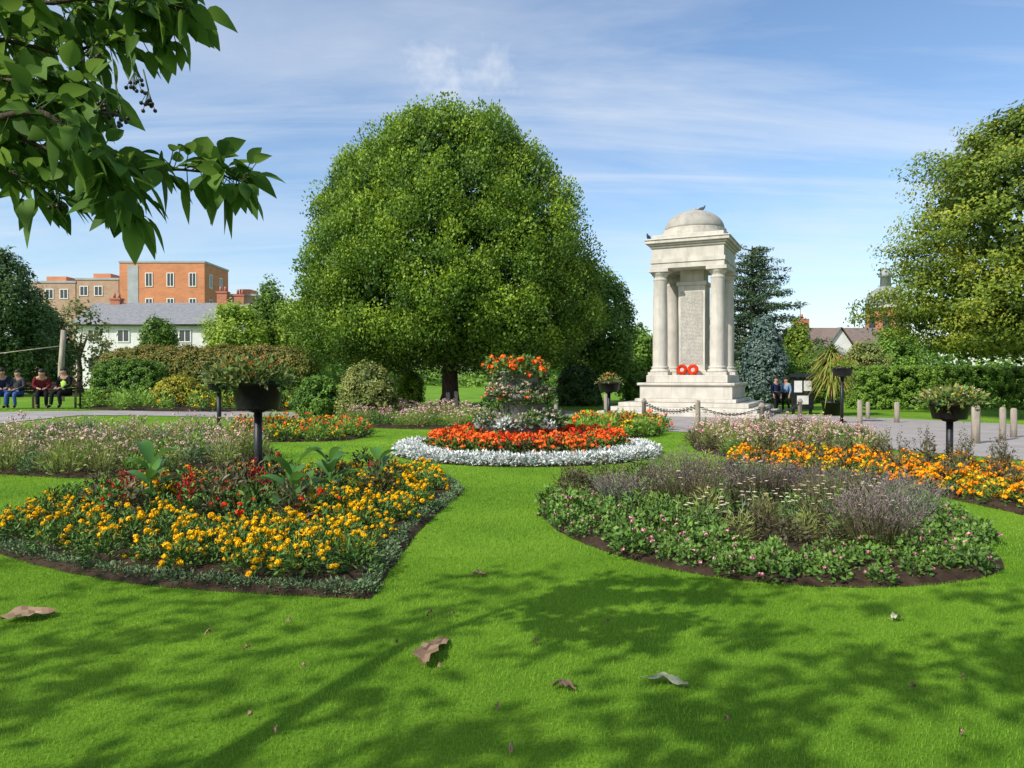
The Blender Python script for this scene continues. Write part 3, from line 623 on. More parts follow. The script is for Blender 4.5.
    for s_ in (-1,1):
        sp2+=[(f'sh{s_}',.078),(f'el{s_}',.062),(f'wr{s_}',.045)]; e2+=[('ch',f'sh{s_}'),(f'sh{s_}',f'el{s_}'),(f'el{s_}',f'wr{s_}')]
        sp3+=[(f'hp{s_}',.098),(f'kn{s_}',.074),(f'an{s_}',.058)]; e3+=[('pel',f'hp{s_}'),(f'hp{s_}',f'kn{s_}'),(f'kn{s_}',f'an{s_}')]
    sk(sp2,e2,top,'jacket'); sk(sp3,e3,legs,'trousers')
    if vest: sk([('pel',.145),('sp',.158),('ch',.172)],[('pel','sp'),('sp','ch')],vest,'hi_vis_vest')
    for s_ in (-1,1): sk([(f'an{s_}',.05),(f'to{s_}',.046)],[(f'an{s_}',f'to{s_}')],M['cl_black'],'shoe')
    z=J['h2'][2]
    mb=MB(); mb.lathe([(.108*math.cos(a),z+.0+.095*math.sin(a)) for a in np.linspace(-.35,1.5,9)],14,(0,hy+.012-lean*.1,0),0,True,.95,1.08); mb.build('hair',hair,t)
    for s_ in (-1,1):
        mb=MB(); mb.lathe([(.004,-.011),(.012,0),(.004,.011)],8,(s_*.035,hy-.106,J['h1'][2]+.055)); mb.build('eye',M['eye'],t)
    return t
Yn=26.; bx,by=PX(36,Yn),Yn; bz=float(gz(bx,by)); brz=math.radians(12)
t=thing('park_bench','long dark wooden park bench with four people seated on it','bench',(bx,by,bz),brz)
BL=1.4
mb=MB()
for i in range(5): mb.box(-BL,BL,-.28+i*.1,-.2+i*.1,.42,.455)
mb.build('seat',M['darkwood'],t)
mb=MB()
for i in range(4): mb.box(-BL,BL,.235+i*.012,.26+i*.012,.55+i*.1,.63+i*.1)
mb.build('backrest',M['darkwood'],t)
for sx in (-BL+.06,0,BL-.06):
    for (y0,h) in ((-.25,.419),(.2,.93)):
        mb=MB(); mb.box(sx-.03,sx+.03,y0-.03 if h<.5 else .195,y0+.03 if h<.5 else .232,0,h); mb.build('leg',M['darkwood'],t)
for sx in (-BL+.03,BL-.03):
    mb=MB(); mb.box(sx-.035,sx+.035,-.3,.19,.65,.69); mb.box(sx-.03,sx+.03,-.28,-.22,.456,.649); mb.build('armrest',M['darkwood'],t)
def onb(dx,dy): c,s_=math.cos(brz),math.sin(brz); return (bx+dx*c-dy*s_,by+dx*s_+dy*c,bz+.02)
person('person in dark jacket and blue jeans seated at the left end of the bench',onb(-1.1,.0),brz+.5,'sit',M['cl_navy'],M['cl_blue'],M['hair'],1.04,.12)
person('person in grey top and blue jeans seated second from the left on the bench',onb(-.58,.02),brz-.15,'sit',M['cl_grey'],M['cl_blue'],M['hair'],.98,.0)
person('person in dark red jacket and black trousers seated third from the left on the bench',onb(.18,.0),brz+.35,'sit',M['cl_red'],M['cl_black'],M['hair'],1.02,.2)
person('person in black with a hi-vis yellow vest seated at the right end of the bench',onb(.95,.0),brz-.4,'sit',M['cl_black'],M['cl_black'],M['hair'],1.05,.08,M['cl_hivis'])
person('person in dark jacket standing on the path right of the memorial steps',(PX(776,32.5),32.5,0),.4,'stand',M['cl_navy'],M['cl_black'],M['hair'],.9)
person('person in pale blue top and dark trousers standing next to the notice board',(PX(786,33),33,0),-.8,'stand',M['cl_lblue'],M['cl_black'],M['hair'],.88)
def pigeon(label,loc,rz):
    t=thing('pigeon',label,'bird',loc,rz,None)
    v=[(0,0,.13),(0,-.08,.16),(0,-.115,.21),(0,-.125,.245),(0,.1,.11),(0,.22,.095),(0,-.165,.245),(.035,0,.07),(.035,0,.005),(-.035,0,.07),(-.035,0,.005),(.035,-.04,.004),(-.035,-.04,.004)]
    e_=[(0,1),(1,2),(2,3),(0,4),(4,5),(3,6),(0,7),(7,8),(0,9),(9,10),(8,11),(10,12)]
    link('body',skinmesh(v,e_,[.075,.065,.035,.032,.05,(.04,.012),.007,.012,.008,.012,.008,.007,.007],M['bird'],1),t)
    for s_ in (-1,1):
        mb=MB(); mb.add([(s_*.06,-.08,.17),(s_*.082,0,.15),(s_*.06,.12,.12),(s_*.02,.2,.115),(s_*.04,.06,.185),(s_*.045,-.04,.195)],[(0,1,2,3,4,5)]); mb.build('wing',M['bird'],t)
pigeon('small dark pigeon perched on the top of the memorial dome',(mem.location.x+.3,mem.location.y-.1,8.66),.9)
cc=math.cos(mem.rotation_euler.z); ss=math.sin(mem.rotation_euler.z)
pigeon('small dark pigeon perched on the left corner of the memorial cornice',(mem.location.x-1.6*cc+1.6*ss,mem.location.y-1.6*ss-1.6*cc,7.322),-.6)

# ------------------------------------------------------------------ street furniture
def bollard(label,px,ybase,ytop,w,mat='wood',group=None):
    x,y=P(px,ybase); h=(ybase-ytop)*y/F; r=w*y/F/2
    mb=MB(); mb.lathe([(r*1.02,-.05),(r,h*.5),(r,h*.93),(r*.8,h*.98),(r*.4,h)],10)
    return tag(mb.build('wooden_post',M[mat],None,(x,y,float(gz(x,y)))),label,'post',group),(x,y,h)
bl=[(976,444,405,8,'stout pale wooden post at the right edge of the lawn, leftmost of three'),(1003,441,407,6,'pale wooden post in the middle of the three at the right edge'),(1014,438,408,6,'pale wooden post farthest back of the three at the right edge'),
    (897,423,402,5,'short wooden post in front of the long hedge'),(860,428,400,5,'slim wooden post on the path edge below the palm tub'),(698,436,400,5,'grey wooden post in front of the memorial steps'),
    (868,419,402,4,'thin post near the left end of the long hedge'),(556,418,396,4,'thin wooden post just right of the tiered planter'),(606,417,394,4,'thin wooden post left of the memorial steps'),(448,414,392,4,'pale post in the shade by the domed tree trunk'),(456,414,391,4,'second pale post by the domed tree trunk')]
pts=[bollard(l,*q)[1] for (*q,l) in bl]
def chain(label,a,b,sag=.22):
    mb=MB(); n=34; a=np.array(a); b=np.array(b)
    for i in range(n):
        f=(i+.5)/n; c=a+(b-a)*f; c[2]-=sag*4*f*(1-f)
        d=unit(b-a); ln=np.linalg.norm(b-a)/n*.72
        sd=np.array([-d[1],d[0],0]) if i%2 else np.array([0,0,1.])
        th=np.arange(8)/8*2*PI
        mb.tube(c+np.cos(th)[:,None]*d*ln+np.sin(th)[:,None]*sd*ln*.55,.012,4,0,True,True)
    tag(mb.build('chain',M['iron']),label,'chain','drooping chains around the memorial')
cp=[P(644,424),P(698,436),P(762,433),P(800,424)]
hp=[]
for i,(x,y) in enumerate(cp):
    if i!=1:
        mb=MB(); mb.lathe([(.075,-.05),(.07,.7),(.09,.72),(.09,.78),(.04,.85)],10); tag(mb.build('chain_post',M['wood'],None,(x,y,0)),['chain post at the left front of the memorial steps','', 'chain post at the right front of the memorial steps','chain post right of the memorial nearest the notice board'][i],'post')
    hp.append((x,y,.72 if i!=1 else .8))
for i,l in enumerate(('drooping chain left of the grey post before the memorial','drooping chain right of the grey post before the memorial','drooping chain nearest the notice board')): chain(l,hp[i],hp[i+1])
x,y=PX(61,33.5),33.5; g0=float(gz(x,y)); zt=ZY(330,33.5)-g0
mb=MB(); mb.tube([(0,0,-.1),(.02,0,zt*.5),(.14,0,zt)],[.15,.13,.11],9); mb.tube([(.1,0,zt*.78),(-3.4,.3,zt*.66)],.022,5)
tag(mb.build('timber_pole',M['wood'],None,(x,y,g0)),'weathered upright timber pole behind the people on the bench','pole')
x,y=PX(802,31),31.; t=thing('notice_board','black free-standing notice board with white notices beside the memorial path','notice board',(x,y,0))
for s_ in (-.36,.36):
    mb=MB(); mb.bbox(s_-.05,s_+.05,-.05,.05,0,1.62,.01); mb.build('post',M['black'],t)
mb=MB(); mb.bbox(-.46,.46,-.09,-.052,.2,1.5,.01); mb.build('panel',M['black'],t)
mb=MB(); mb.add([(-.52,-.2,1.56),(.52,-.2,1.56),(.52,0,1.7),(-.52,0,1.7),(.52,.2,1.56),(-.52,.2,1.56)],[(0,1,2,3),(3,2,4,5),(0,3,5),(1,4,2)]); mb.build('canopy',M['black'],t)
for (a,b,c,d) in ((-.36,-.03,.92,1.4),(.04,.36,.98,1.4),(-.24,.24,.42,.78)):
    mb=MB(); mb.box(a,b,-.098,-.093,c,d); mb.build('notice',M['paper'],t)

# ------------------------------------------------------------------ plants
def pip(pts,poly):
    x,y=pts[:,0],pts[:,1]; ins=np.zeros(len(pts),bool); n=len(poly)
    for i in range(n):
        x1,y1=poly[i]; x2,y2=poly[(i+1)%n]
        c=((y1>y)!=(y2>y))&(x<(x2-x1)*(y-y1)/(y2-y1+1e-12)+x1); ins^=c
    return ins
def smooth_poly(pts,k=8):
    p=np.array(pts,float); n=len(p); o=[]
    for i in range(n):
        a,b,c,d=p[i-1],p[i],p[(i+1)%n],p[(i+2)%n]
        for t_ in np.arange(k)/k:
            o.append(.5*((2*b)+(c-a)*t_+(2*a-5*b+4*c-d)*t_**2+(-a+3*b-3*c+d)*t_**3))
    return np.array(o)
def edge_dist(pts,poly):
    return np.min(np.linalg.norm(pts[:,None]-poly[None],axis=-1),1)
BEDS=[]
def bed(name,px,k=8,mound=.07):
    poly=smooth_poly([P(*q) for q in px],k)
    poly=poly+rng.normal(size=poly.shape)*.006
    BEDS.append(poly)
    c=poly.mean(0); mb=MB(); rings=[]
    for f,z in ((1.0,.006),(.97,.03),(.85,mound),(.5,mound*1.2),(.02,mound*1.3)):
        q=c+(poly-c)*f; rings.append(np.column_stack([q,gz(q[:,0],q[:,1])+z]))
    n=len(poly); V=np.concatenate(rings); f=[]
    for i in range(4):
        for j in range(n): f.append((i*n+j,i*n+(j+1)%n,(i+1)*n+(j+1)%n,(i+1)*n+j))
    f.append(tuple(range(4*n,5*n)))
    mb.add(V,f,smooth=True); tag(mb.build(name,M['soil']),kind='structure')
    return poly
def scatter(poly,n,mind,lo=0,hi=99,cond=None,existing=None):
    b0,b1=poly.min(0),poly.max(0); out=[] if existing is None else list(existing); k0=len(out); tries=0
    while len(out)-k0<n and tries<60:
        tries+=1
        c=rng.uniform(b0,b1,(400,2)); c=c[pip(c,poly)]
        if not len(c): continue
        d=edge_dist(c,poly); c=c[(d>lo)&(d<hi)]
        for q in c:
            if cond and not cond(q): continue
            if out and np.min(np.sum((np.array(out)-q)**2,1))<mind**2: continue
            out.append(q)
            if len(out)-k0>=n: break
    return out[k0:]
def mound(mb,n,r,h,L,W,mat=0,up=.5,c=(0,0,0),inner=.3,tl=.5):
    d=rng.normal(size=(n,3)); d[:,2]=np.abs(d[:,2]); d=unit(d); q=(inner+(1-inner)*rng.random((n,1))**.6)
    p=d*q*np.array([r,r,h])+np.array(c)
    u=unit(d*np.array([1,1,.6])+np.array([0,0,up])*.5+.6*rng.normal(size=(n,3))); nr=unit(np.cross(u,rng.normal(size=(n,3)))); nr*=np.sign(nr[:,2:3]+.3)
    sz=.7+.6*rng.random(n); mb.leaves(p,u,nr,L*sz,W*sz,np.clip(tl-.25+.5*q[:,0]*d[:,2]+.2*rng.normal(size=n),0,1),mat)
def blossom_pts(n,r,h,lo=.35):
    d=rng.normal(size=(n,3)); d[:,2]=np.abs(d[:,2])+lo; d=unit(d); return d*np.array([r,r,h])*1.03
def pom(mb,c,r,n=26,mat=0,flat=.7):
    d=rng.normal(size=(n,3)); d[:,2]=d[:,2]*.8+.3; d=unit(d)
    u=unit(np.cross(d,rng.normal(size=(n,3)))+d*.4)
    mb.leaves(np.array(c)+d*r*np.array([.75,.75,flat*.75])-u*r*.4,u,d,r*.95,r*.9,np.clip(.5+.4*d[:,2]+.15*rng.normal(size=n),0,1),mat)
def spikes(mb,n,r,h,w,mat=0,lean=.5,var=.3,tl=.5):
    a=rng.random(n)*2*PI; q=np.sqrt(rng.random(n)); hh=h*(1-var*rng.random(n))*(1-.25*q)
    b=np.stack([np.cos(a)*q*r*.35,np.sin(a)*q*r*.35,0*a],-1); tp=np.stack([np.cos(a)*q*r,np.sin(a)*q*r,hh],-1)
    tp[:,:2]+=rng.normal(size=(n,2))*r*.08
    u=tp-b; L=np.linalg.norm(u,axis=1); u=unit(u); nr=unit(np.cross(u,rng.normal(size=(n,3))))
    mb.leaves(b,u,nr,L,w,np.clip(tl+.25*rng.normal(size=n),0,1),mat,0)
    return tp,u
def place(name,meshes,pts,label,cat,group,smin=.8,smax=1.2,z=0.05,blossoms=None):
    for q in pts:
        i=R.randrange(len(meshes)); s_=R.uniform(smin,smax)
        o=tag(link(name,meshes[i],None,(q[0],q[1],float(gz(q[0],q[1]))+z),R.random()*6.28,s_),label,cat,group)
        if blossoms:
            bm_,pos=blossoms
            for p in pos[i]:
                b=link('blossom',R.choice(bm_),o,tuple(p)); b.rotation_euler=(R.uniform(-.5,.5),R.uniform(-.5,.5),R.random()*6); sb=R.uniform(.65,1.15); b.scale=(sb,sb,sb)
def variants(fn,k=3): return [fn() for _ in range(k)]
def mk_marigold_fol():
    mb=MB(); mound(mb,230,.16,.21,.05,.018); return mb.mesh('marigold_foliage',M['bed_green'])
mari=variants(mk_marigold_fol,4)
marib=[blossom_pts(k,.16,.24) for k in (10,8,12,7)]
def pomm(mat,r=.027,n=34):
    def f():
        mb=MB(); pom(mb,(0,0,0),r,n); return mb.mesh('blossom',mat)
    return variants(f,2)
yb=pomm(M['yellow']); pinkb=pomm(M['pink'],.021,9)
def mk_far(fol,pet,r,h,nl,nb,br,L,W,nper=8,lo=.35):
    def f():
        mb=MB(); mound(mb,nl,r,h,L,W)
        for p in blossom_pts(nb,r,h,lo): pom(mb,p,br*(.7+.6*R.random()),nper,1)
        return mb.mesh('bedding_plant',[fol,pet])
    return f
def mk_silver(r=.16,h=.14,n=130,L=.07,W=.03,mat='silver'):
    def f():
        mb=MB(); mound(mb,n,r,h,L,W,0,.6); return mb.mesh('silver_plant',M[mat])
    return f
silver=variants(mk_silver(.21,.17,190,.07,.032)); silvert=variants(mk_silver(.2,.22,150,.09,.04)); sage=variants(mk_silver(.115,.085,140,.034,.013,'sage'))
def mk_spikeflower(fol,pet,r,h,ns,pl,pr,nl=60):
    def f():
        mb=MB(); mound(mb,nl,r,h*.55,.1,.045)
        tp,u=spikes(mb,ns,r*.9,h,.008,0,.3)
        for p,d in zip(tp,u):
            n=14; f_=rng.random(n)[:,None]; o=unit(rng.normal(size=(n,3))*np.array([1,1,.4])); mb.leaves(p-d*f_*pl+o*pr*.3,unit(o+np.array([0,0,.6])),unit(np.cross(o,rng.normal(size=(n,3)))),pr*1.5,pr*.9,rng.random(n),1)
        return mb.mesh('spike_plant',[fol,pet])
    return f
def mk_airy(fol,pet,r,h,ns,nb,br,nl=120):
    def f():
        mb=MB(); mound(mb,nl,r,h*.62,.10,.03,0,.8)
        tp,u=spikes(mb,ns,r*1.05,h,.009,0,.3,.35)
        for p in tp[:nb]: pom(mb,p,br*(.7+.6*R.random()),8,1,.8)
        return mb.mesh('airy_plant',[fol,pet])
    return f
def mk_canna(n=8,h=.55,L=.42,W=.15,mat='canna'):
    def f():
        mb=MB(); mb.tube([(0,0,0),(.01,0,h*.8)],[.02,.01],6,0)
        for i in range(n):
            a=i*2.4; z0=h*(.15+.75*i/n); el=.5+.6*i/n; d=np.array([math.cos(a)*math.cos(el),math.sin(a)*math.cos(el),math.sin(el)]); sd=np.array([-math.sin(a),math.cos(a),0]); V=[];ll=L*R.uniform(.8,1.15)
            for j,f_ in enumerate(np.linspace(0,1,7)):
                w=W*math.sin(PI*min(1,f_*.93+.05))**.7*.5; c=np.array([0,0,z0])+d*ll*f_+np.array([0,0,-.45*ll*f_**2.2]); up=np.array([0,0,w*.45])
                V+=[c-sd*w+up,c,c+sd*w+up]
            fs=[]
            for j in range(6):
                fs+=[(j*3,j*3+1,j*3+4,j*3+3),(j*3+1,j*3+2,j*3+5,j*3+4)]
            mb.add(V,fs,0,R.uniform(.2,.9),True)
        return mb.mesh('canna',M[mat])
    return f
def mk_lav(r,h,n,mats=('sage','mauve')):
    def f():
        mb=MB(); mound(mb,int(n*.6),r*.75,h*.5,.09,.011,0,1.2); tp,u=spikes(mb,n,r,h,.0055,0,.3,.45)
        k=5
        for p,d in zip(tp,u):
            o=rng.normal(size=(k,3))*.007; f_=rng.random(k)[:,None]; mb.leaves(p-d*f_*.15+o,unit(d+.4*rng.normal(size=(k,3))),unit(np.cross(d,rng.normal(size=(k,3)))),.034,.010,rng.random(k),1)
        return mb.mesh('lavender',[M[mats[0]],M[mats[1]]])
    return f
def mk_daisy():
    mb=MB(); mound(mb,50,.14,.2,.08,.016,0,1); tp,u=spikes(mb,12,.22,.48,.005,0,.3,.35)
    for p in tp:
        n=9; a=np.arange(n)/n*2*PI; u_=np.stack([np.cos(a),np.sin(a),0*a+.1],-1); mb.leaves(np.tile(p,(n,1)),unit(u_),np.tile([0,0,1.],(n,1)),.024,.011,.6,1)
        pom(mb,p+np.array([0,0,.004]),.008,6,2)
    return mb.mesh('daisy',[M['sage'],M['white'],M['yellow']])

# --- left front bed
lb=bed('flower_bed_soil',[(-25,545),(60,572),(150,587),(260,595),(330,598.5),(355,599.6),(368,600),(372,598.5),(377,592),(392,568),(418,533),(447,505),(462,489),(430,476),(330,474),(200,482),(90,497),(0,522)])
e=[];step=.12
per=np.concatenate([lb,lb[:1]]); sl=np.concatenate([[0],np.cumsum(np.linalg.norm(np.diff(per,axis=0),axis=1))])
c0=lb.mean(0)
for d in np.arange(0,sl[-1],step):
    q=np.array([np.interp(d,sl,per[:,k]) for k in (0,1)]); n_=unit(c0-q); e.append(q+n_*(.14+.03*R.random())+rng.normal(size=2)*.012)
place('silver_edging_plant',sage,e,'low grey-green edging plant rimming the kite-shaped front left bed','plant','grey-green edging plants of the front left bed',.7,1.05,.01)
A=scatter(lb,125,.165,.24,1.5,lambda q:q[0]>-2.9)
A+=scatter(lb,60,.21,.26,1.5,lambda q:q[0]<=-2.9)
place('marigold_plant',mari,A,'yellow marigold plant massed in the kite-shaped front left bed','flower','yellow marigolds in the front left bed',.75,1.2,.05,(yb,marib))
allp=list(A)
B=scatter(lb,16,.4,.8,9,lambda q:q[1]>7.2)
place('bronze_plant',variants(mk_silver(.22,.46,210,.085,.032,'bed_dark')),B,'dark bronze leafy plant among the marigolds of the front left bed','plant','bronze foliage plants in the front left bed',.8,1.15,.06)
allp+=B
cx=lambda px,py:np.array(P(px,py))
sal=variants(mk_spikeflower(M['bed_green'],M['crimson'],.13,.55,9,.14,.022))
for q,l in (((188,528),'crimson spike-flowered plant left of the tub post in the front left bed'),((192,514),'crimson spike plant behind another in the front left bed'),((300,520),'crimson flower spikes right of the broad-leaved canna'),((255,520),'crimson flower spikes just under the tub post'),((375,497),'crimson flower spikes near the back right of the front left bed'),((120,520),'crimson flower spikes at the left of the front left bed')):
    place('red_salvia',sal,[cx(*q)],l,'flower',None,.95,1.3)
can=variants(mk_canna(9,.55,.45,.17))
for q,l,s_ in (((292,530),'large broad-leaved canna in the middle of the front left bed',1.2),((150,512),'broad-leaved canna at the left of the front left bed',1.15),((330,505),'broad-leaved canna behind the marigolds near the tub post',1.1),((378,500),'broad-leaved canna at the back right of the front left bed',1.0)):
    place('canna_plant',can,[cx(*q)],l,'plant',None,s_,s_)
G=scatter(lb,80,.2,.22,9,None,allp)
place('bedding_plant',variants(mk_silver(.18,.24,200,.055,.02,'bed_green')),G,'plain green leafy plant filling gaps in the front left bed','plant','green filler plants in the front left bed',.7,1.15,.05)
rs=scatter(lb,14,.45,.5,9,lambda q:q[1]>7)
place('red_flower',variants(mk_far(M['bed_green'],M['red'],.15,.42,100,6,.03,.07,.03,10)),rs,'small red-flowered plant among the marigolds at the back of the front left bed','flower','red flowers in the front left bed',.8,1.2)

# --- right front bed
rb=bed('flower_bed_soil',[(541,507),(556,530),(600,550),(660,568),(740,581),(830,588),(920,587),(985,578),(1005,567),(990,548),(955,522),(905,500),(820,484),(720,476),(630,480),(565,492)])
def mk_beg():
    mb=MB(); mound(mb,210,.16,.18,.045,.03); return mb.mesh('begonia_foliage',M['bed_green'])
beg=variants(mk_beg,4); begb=[blossom_pts(k,.165,.19,.2) for k in (5,3,4,2)]
A=scatter(rb,110,.185,.09,.85,lambda q:q[1]<9.3)
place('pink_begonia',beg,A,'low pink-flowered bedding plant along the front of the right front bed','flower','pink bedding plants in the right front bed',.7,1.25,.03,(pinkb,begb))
allr=list(A)
for q,l,r_,h_,mt in (((690,515),'tallest grey lavender bush at the back left of the right front bed',.55,.84,('bed_dark','mauve')),((880,556),'grey lavender bush at the front right of the right front bed',.42,.66,('bed_dark','mauve')),((765,508),'grey lavender bush behind the white daisies',.5,.68,('bed_dark','mauve')),((905,530),'pale lavender bush at the right end of the right front bed',.42,.64,('sage','mauve')),((620,510),'small lavender bush at the left of the right front bed',.38,.46,('sage','mauve')),((830,515),'lavender bush right of the white daisies',.45,.62,('olive','mauve'))):
    p=cx(*q); allr.append(p); place('lavender_bush',[mk_lav(r_,h_,360,mt)()],[p],l,'shrub',None,1,1,.05)
D=scatter(rb,16,.24,.5,9,lambda q:1.7<q[0]<3.9 and 7.0<q[1]<10)
place('white_daisy',variants(mk_daisy),D,'white daisy plant with thin stems in the middle of the right front bed','flower','white daisies in the right front bed',.9,1.25)
G=scatter(rb,130,.22,.14,9,None,allr)
place('bedding_plant',variants(mk_silver(.18,.28,200,.055,.02,'bed_green'),2)+variants(mk_silver(.18,.34,190,.08,.013,'bed_dark'),1)+variants(mk_silver(.18,.26,190,.055,.024,'bed_dark'),1)+variants(mk_silver(.18,.3,180,.08,.013,'olive'),1),G,'leafy green plant filling the right front bed around the lavender','plant','green filler plants in the right front bed',.7,1.25,.05)

# --- orange marigold band on the right
obed=bed('flower_bed_soil',[(728,466),(790,471),(870,483),(950,499),(1030,517),(1150,545),(1200,520),(1080,488),(980,474),(890,465),(800,459),(745,459)])
A=scatter(obed,165,.25,.1)
place('orange_marigold',variants(mk_far(M['bed_green'],M['orange'],.18,.27,150,16,.04,.06,.022,10))+variants(mk_far(M['bed_green'],M['yellow'],.18,.27,150,11,.04,.06,.022,10),1),A,'orange marigold plant massed in the band right of the lavender bed','flower','orange marigolds in the right-hand band',.75,1.15,.03)
A=scatter(obed,34,.5,.2,9,lambda q:q[0]>4.2)
place('dark_salvia',variants(mk_spikeflower(M['bed_dark'],M['bed_dark'],.16,.85,9,.2,.02,80)),A,'thin dark upright plant behind the orange marigolds on the right','plant','dark upright stems behind the orange marigolds',.8,1.15)
# --- left back bed
l2=bed('flower_bed_soil',[(-60,468),(40,477),(130,479),(200,475),(250,463),(262,450),(160,439),(50,437),(-60,446)])
A=scatter(l2,125,.42,.12)
place('tall_bedding_plant',variants(mk_airy(M['olive'],M['palepink'],.34,.78,34,15,.032,200),2)+variants(mk_airy(M['sage'],M['palepink'],.32,.66,34,12,.03,200),1)+variants(mk_airy(M['bed_green'],M['pink'],.3,.55,26,4,.028,200),1)+variants(mk_airy(M['hedge_light'],M['palepink'],.3,.55,26,9,.03,200),1),A,'soft tall pale pink flowered plant in the left bed behind the tub','flower','pale pink flowers in the left back bed',.65,1.15)
# --- right back bed
r2=bed('flower_bed_soil',[(694,449),(740,459),(800,463),(862,457),(880,444),(830,434),(760,431),(705,437)])
A=scatter(r2,100,.42,.12)
place('tall_bedding_plant',variants(mk_airy(M['olive'],M['palepink'],.32,.62,40,16,.03,160),2)+variants(mk_airy(M['bed_dark'],M['pink'],.3,.52,30,5,.028,160),1)+variants(mk_airy(M['bed_green'],M['palepink'],.3,.55,30,10,.028,160),1),A,'feathery pinkish-brown plant in the bed right of the round central bed','flower','feathery pinkish plants in the right back bed',.7,1.1)
# --- small far beds
f1=bed('flower_bed_soil',[(240,440),(300,442),(358,439),(366,430),(300,427),(246,429)])
mixed=variants(mk_far(M['bed_green'],M['orange'],.22,.34,110,10,.045,.09,.04),1)+variants(mk_far(M['bed_green'],M['yellow'],.22,.3,110,11,.045,.09,.04),2)+variants(mk_far(M['bed_green'],M['redor'],.22,.36,110,9,.045,.09,.04),2)+variants(mk_silver(.22,.34,140,.09,.04,'hedge_light'),2)
place('mixed_bedding_plant',mixed,scatter(f1,80,.33,.1),'orange or yellow bedding plant in the narrow bed behind the black post tub','flower','mixed bedding behind the post tub',.8,1.25)
f2=bed('flower_bed_soil',[(350,425),(400,429),(470,428),(482,418),(420,413.5),(362,415.5)])
place('tall_bedding_plant',variants(mk_airy(M['olive'],M['palepink'],.36,.68,34,11,.04,160),2)+variants(mk_airy(M['bed_green'],M['pink'],.34,.55,26,3,.04,160),1)+variants(mk_airy(M['hedge_light'],M['palepink'],.34,.55,26,6,.04,160),1),scatter(f2,90,.5,.15),'dusty pink plant in the bed before the huge domed tree','flower','dusty pink plants before the domed tree',.75,1.15)
f3=bed('flower_bed_soil',[(575,436),(640,438),(664,432),(652,425),(585,424)])
place('mixed_bedding_plant',mixed,scatter(f3,80,.36,.1),'yellow or red bedding plant in the bed right of the round central bed','flower','mixed bedding right of the round bed',.8,1.4)
f4=bed('flower_bed_soil',[(80,409),(160,412),(260,411.5),(300,409.5),(240,406),(120,405)])
place('mixed_bedding_plant',mixed[1:3]+mixed[5:],scatter(f4,60,.8,.2),'small yellow bedding plant in the far left bed by the clipped hedge','flower','yellow bedding by the clipped hedge',1.2,2.0)

# --- round central bed
cc_=np.array([.28,15.7]); Rb=2.75
th=np.arange(64)/64*2*PI; poly=cc_+Rb*np.column_stack([np.cos(th),np.sin(th)])
BEDS.append(poly); mb=MB(); mb.lathe([(Rb,.006),(Rb-.06,.05),(Rb-.8,.1),(.4,.22),(.02,.25)],64,(cc_[0],cc_[1],0)); tag(mb.build('flower_bed_soil',M['soil']),kind='structure')
A=[]
for r_,n_ in ((2.6,74),(2.38,68),(2.17,62)):
    for i in range(n_):
        a=i/n_*2*PI+R.random()*.05; A.append(cc_+(r_+R.uniform(-.03,.03))*np.array([math.cos(a),math.sin(a)]))
place('dusty_miller',silver,A,'silver-white dusty miller plant in the rim of the round central bed','plant','silver rim plants of the round central bed',.75,1.15,.03)
A=[];n_=0
while len(A)<215 and n_<20000:
    n_+=1; a=R.random()*2*PI; r_=math.sqrt(R.uniform(.35,4.0)); q=cc_+r_*np.array([math.cos(a),math.sin(a)])
    if not A or np.min(np.sum((np.array(A)-q)**2,1))>.18**2: A.append(q)
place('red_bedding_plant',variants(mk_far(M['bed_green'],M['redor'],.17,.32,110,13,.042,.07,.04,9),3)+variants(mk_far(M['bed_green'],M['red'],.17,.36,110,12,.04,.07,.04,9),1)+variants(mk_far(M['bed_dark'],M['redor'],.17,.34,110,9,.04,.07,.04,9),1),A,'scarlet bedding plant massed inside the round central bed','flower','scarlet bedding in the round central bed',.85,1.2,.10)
# tiered planter
t=thing('tiered_planter','grey stone planter of three stacked tiers in the middle of the round bed','planter',(.13,15.7,.1))
def tub(r0,r1,z0,z1):
    mb=MB(); mb.lathe([(r0,z0),(r0*1.04,z0+.05),(r1*.97,z1-.12),(r1*1.06,z1-.1),(r1*1.06,z1),(r1*.9,z1),(r1*.88,z1-.06),(.02,z1-.05)],28); return mb
tub(.70,.78,0,.62).build('lower_tier',M['rock'],t)
tub(.5,.6,.58,1.12).build('middle_tier',M['rock'],t)
mb=tub(.36,.5,1.2,1.62); mb.lathe([(.36,1.07),(.33,1.12),(.32,1.16),(.36,1.2)],20); mb.build('top_bowl',M['rock'],t)
def ring(r_,n_,z,meshes,name,label,group,smin=.8,smax=1.2,cat='flower',zj=.04):
    for i in range(n_):
        a=i/n_*2*PI+R.random()*.25; rr=r_*R.uniform(.85,1.1)
        tag(link(name,R.choice(meshes),None,(.13+rr*math.cos(a),15.7+rr*math.sin(a),z+.1+R.uniform(-zj,zj)),R.random()*6,R.uniform(smin,smax)),label,cat,group)
rg=variants(mk_far(M['bed_green'],M['redor'],.18,.3,110,8,.055,.075,.05,10)); pk=variants(mk_far(M['sage'],M['palepink'],.17,.22,120,9,.038,.07,.035,8)); gr_=variants(mk_silver(.2,.26,140,.08,.035,'bed_green'))
ring(.5,14,1.48,rg,'red_geranium','scarlet geranium in the top bowl of the tiered planter','geraniums in the top bowl',.95,1.35,'flower',.08)
ring(.22,6,1.58,gr_,'leafy_plant','leafy green plant in the middle of the top bowl of the planter','leafy plants in the top bowl',1,1.3,'plant')
ring(.5,9,1.26,pk,'trailing_plant','pale pink plant trailing down the side of the top bowl','trailing plants round the top bowl',.7,1.05,'flower',.12)
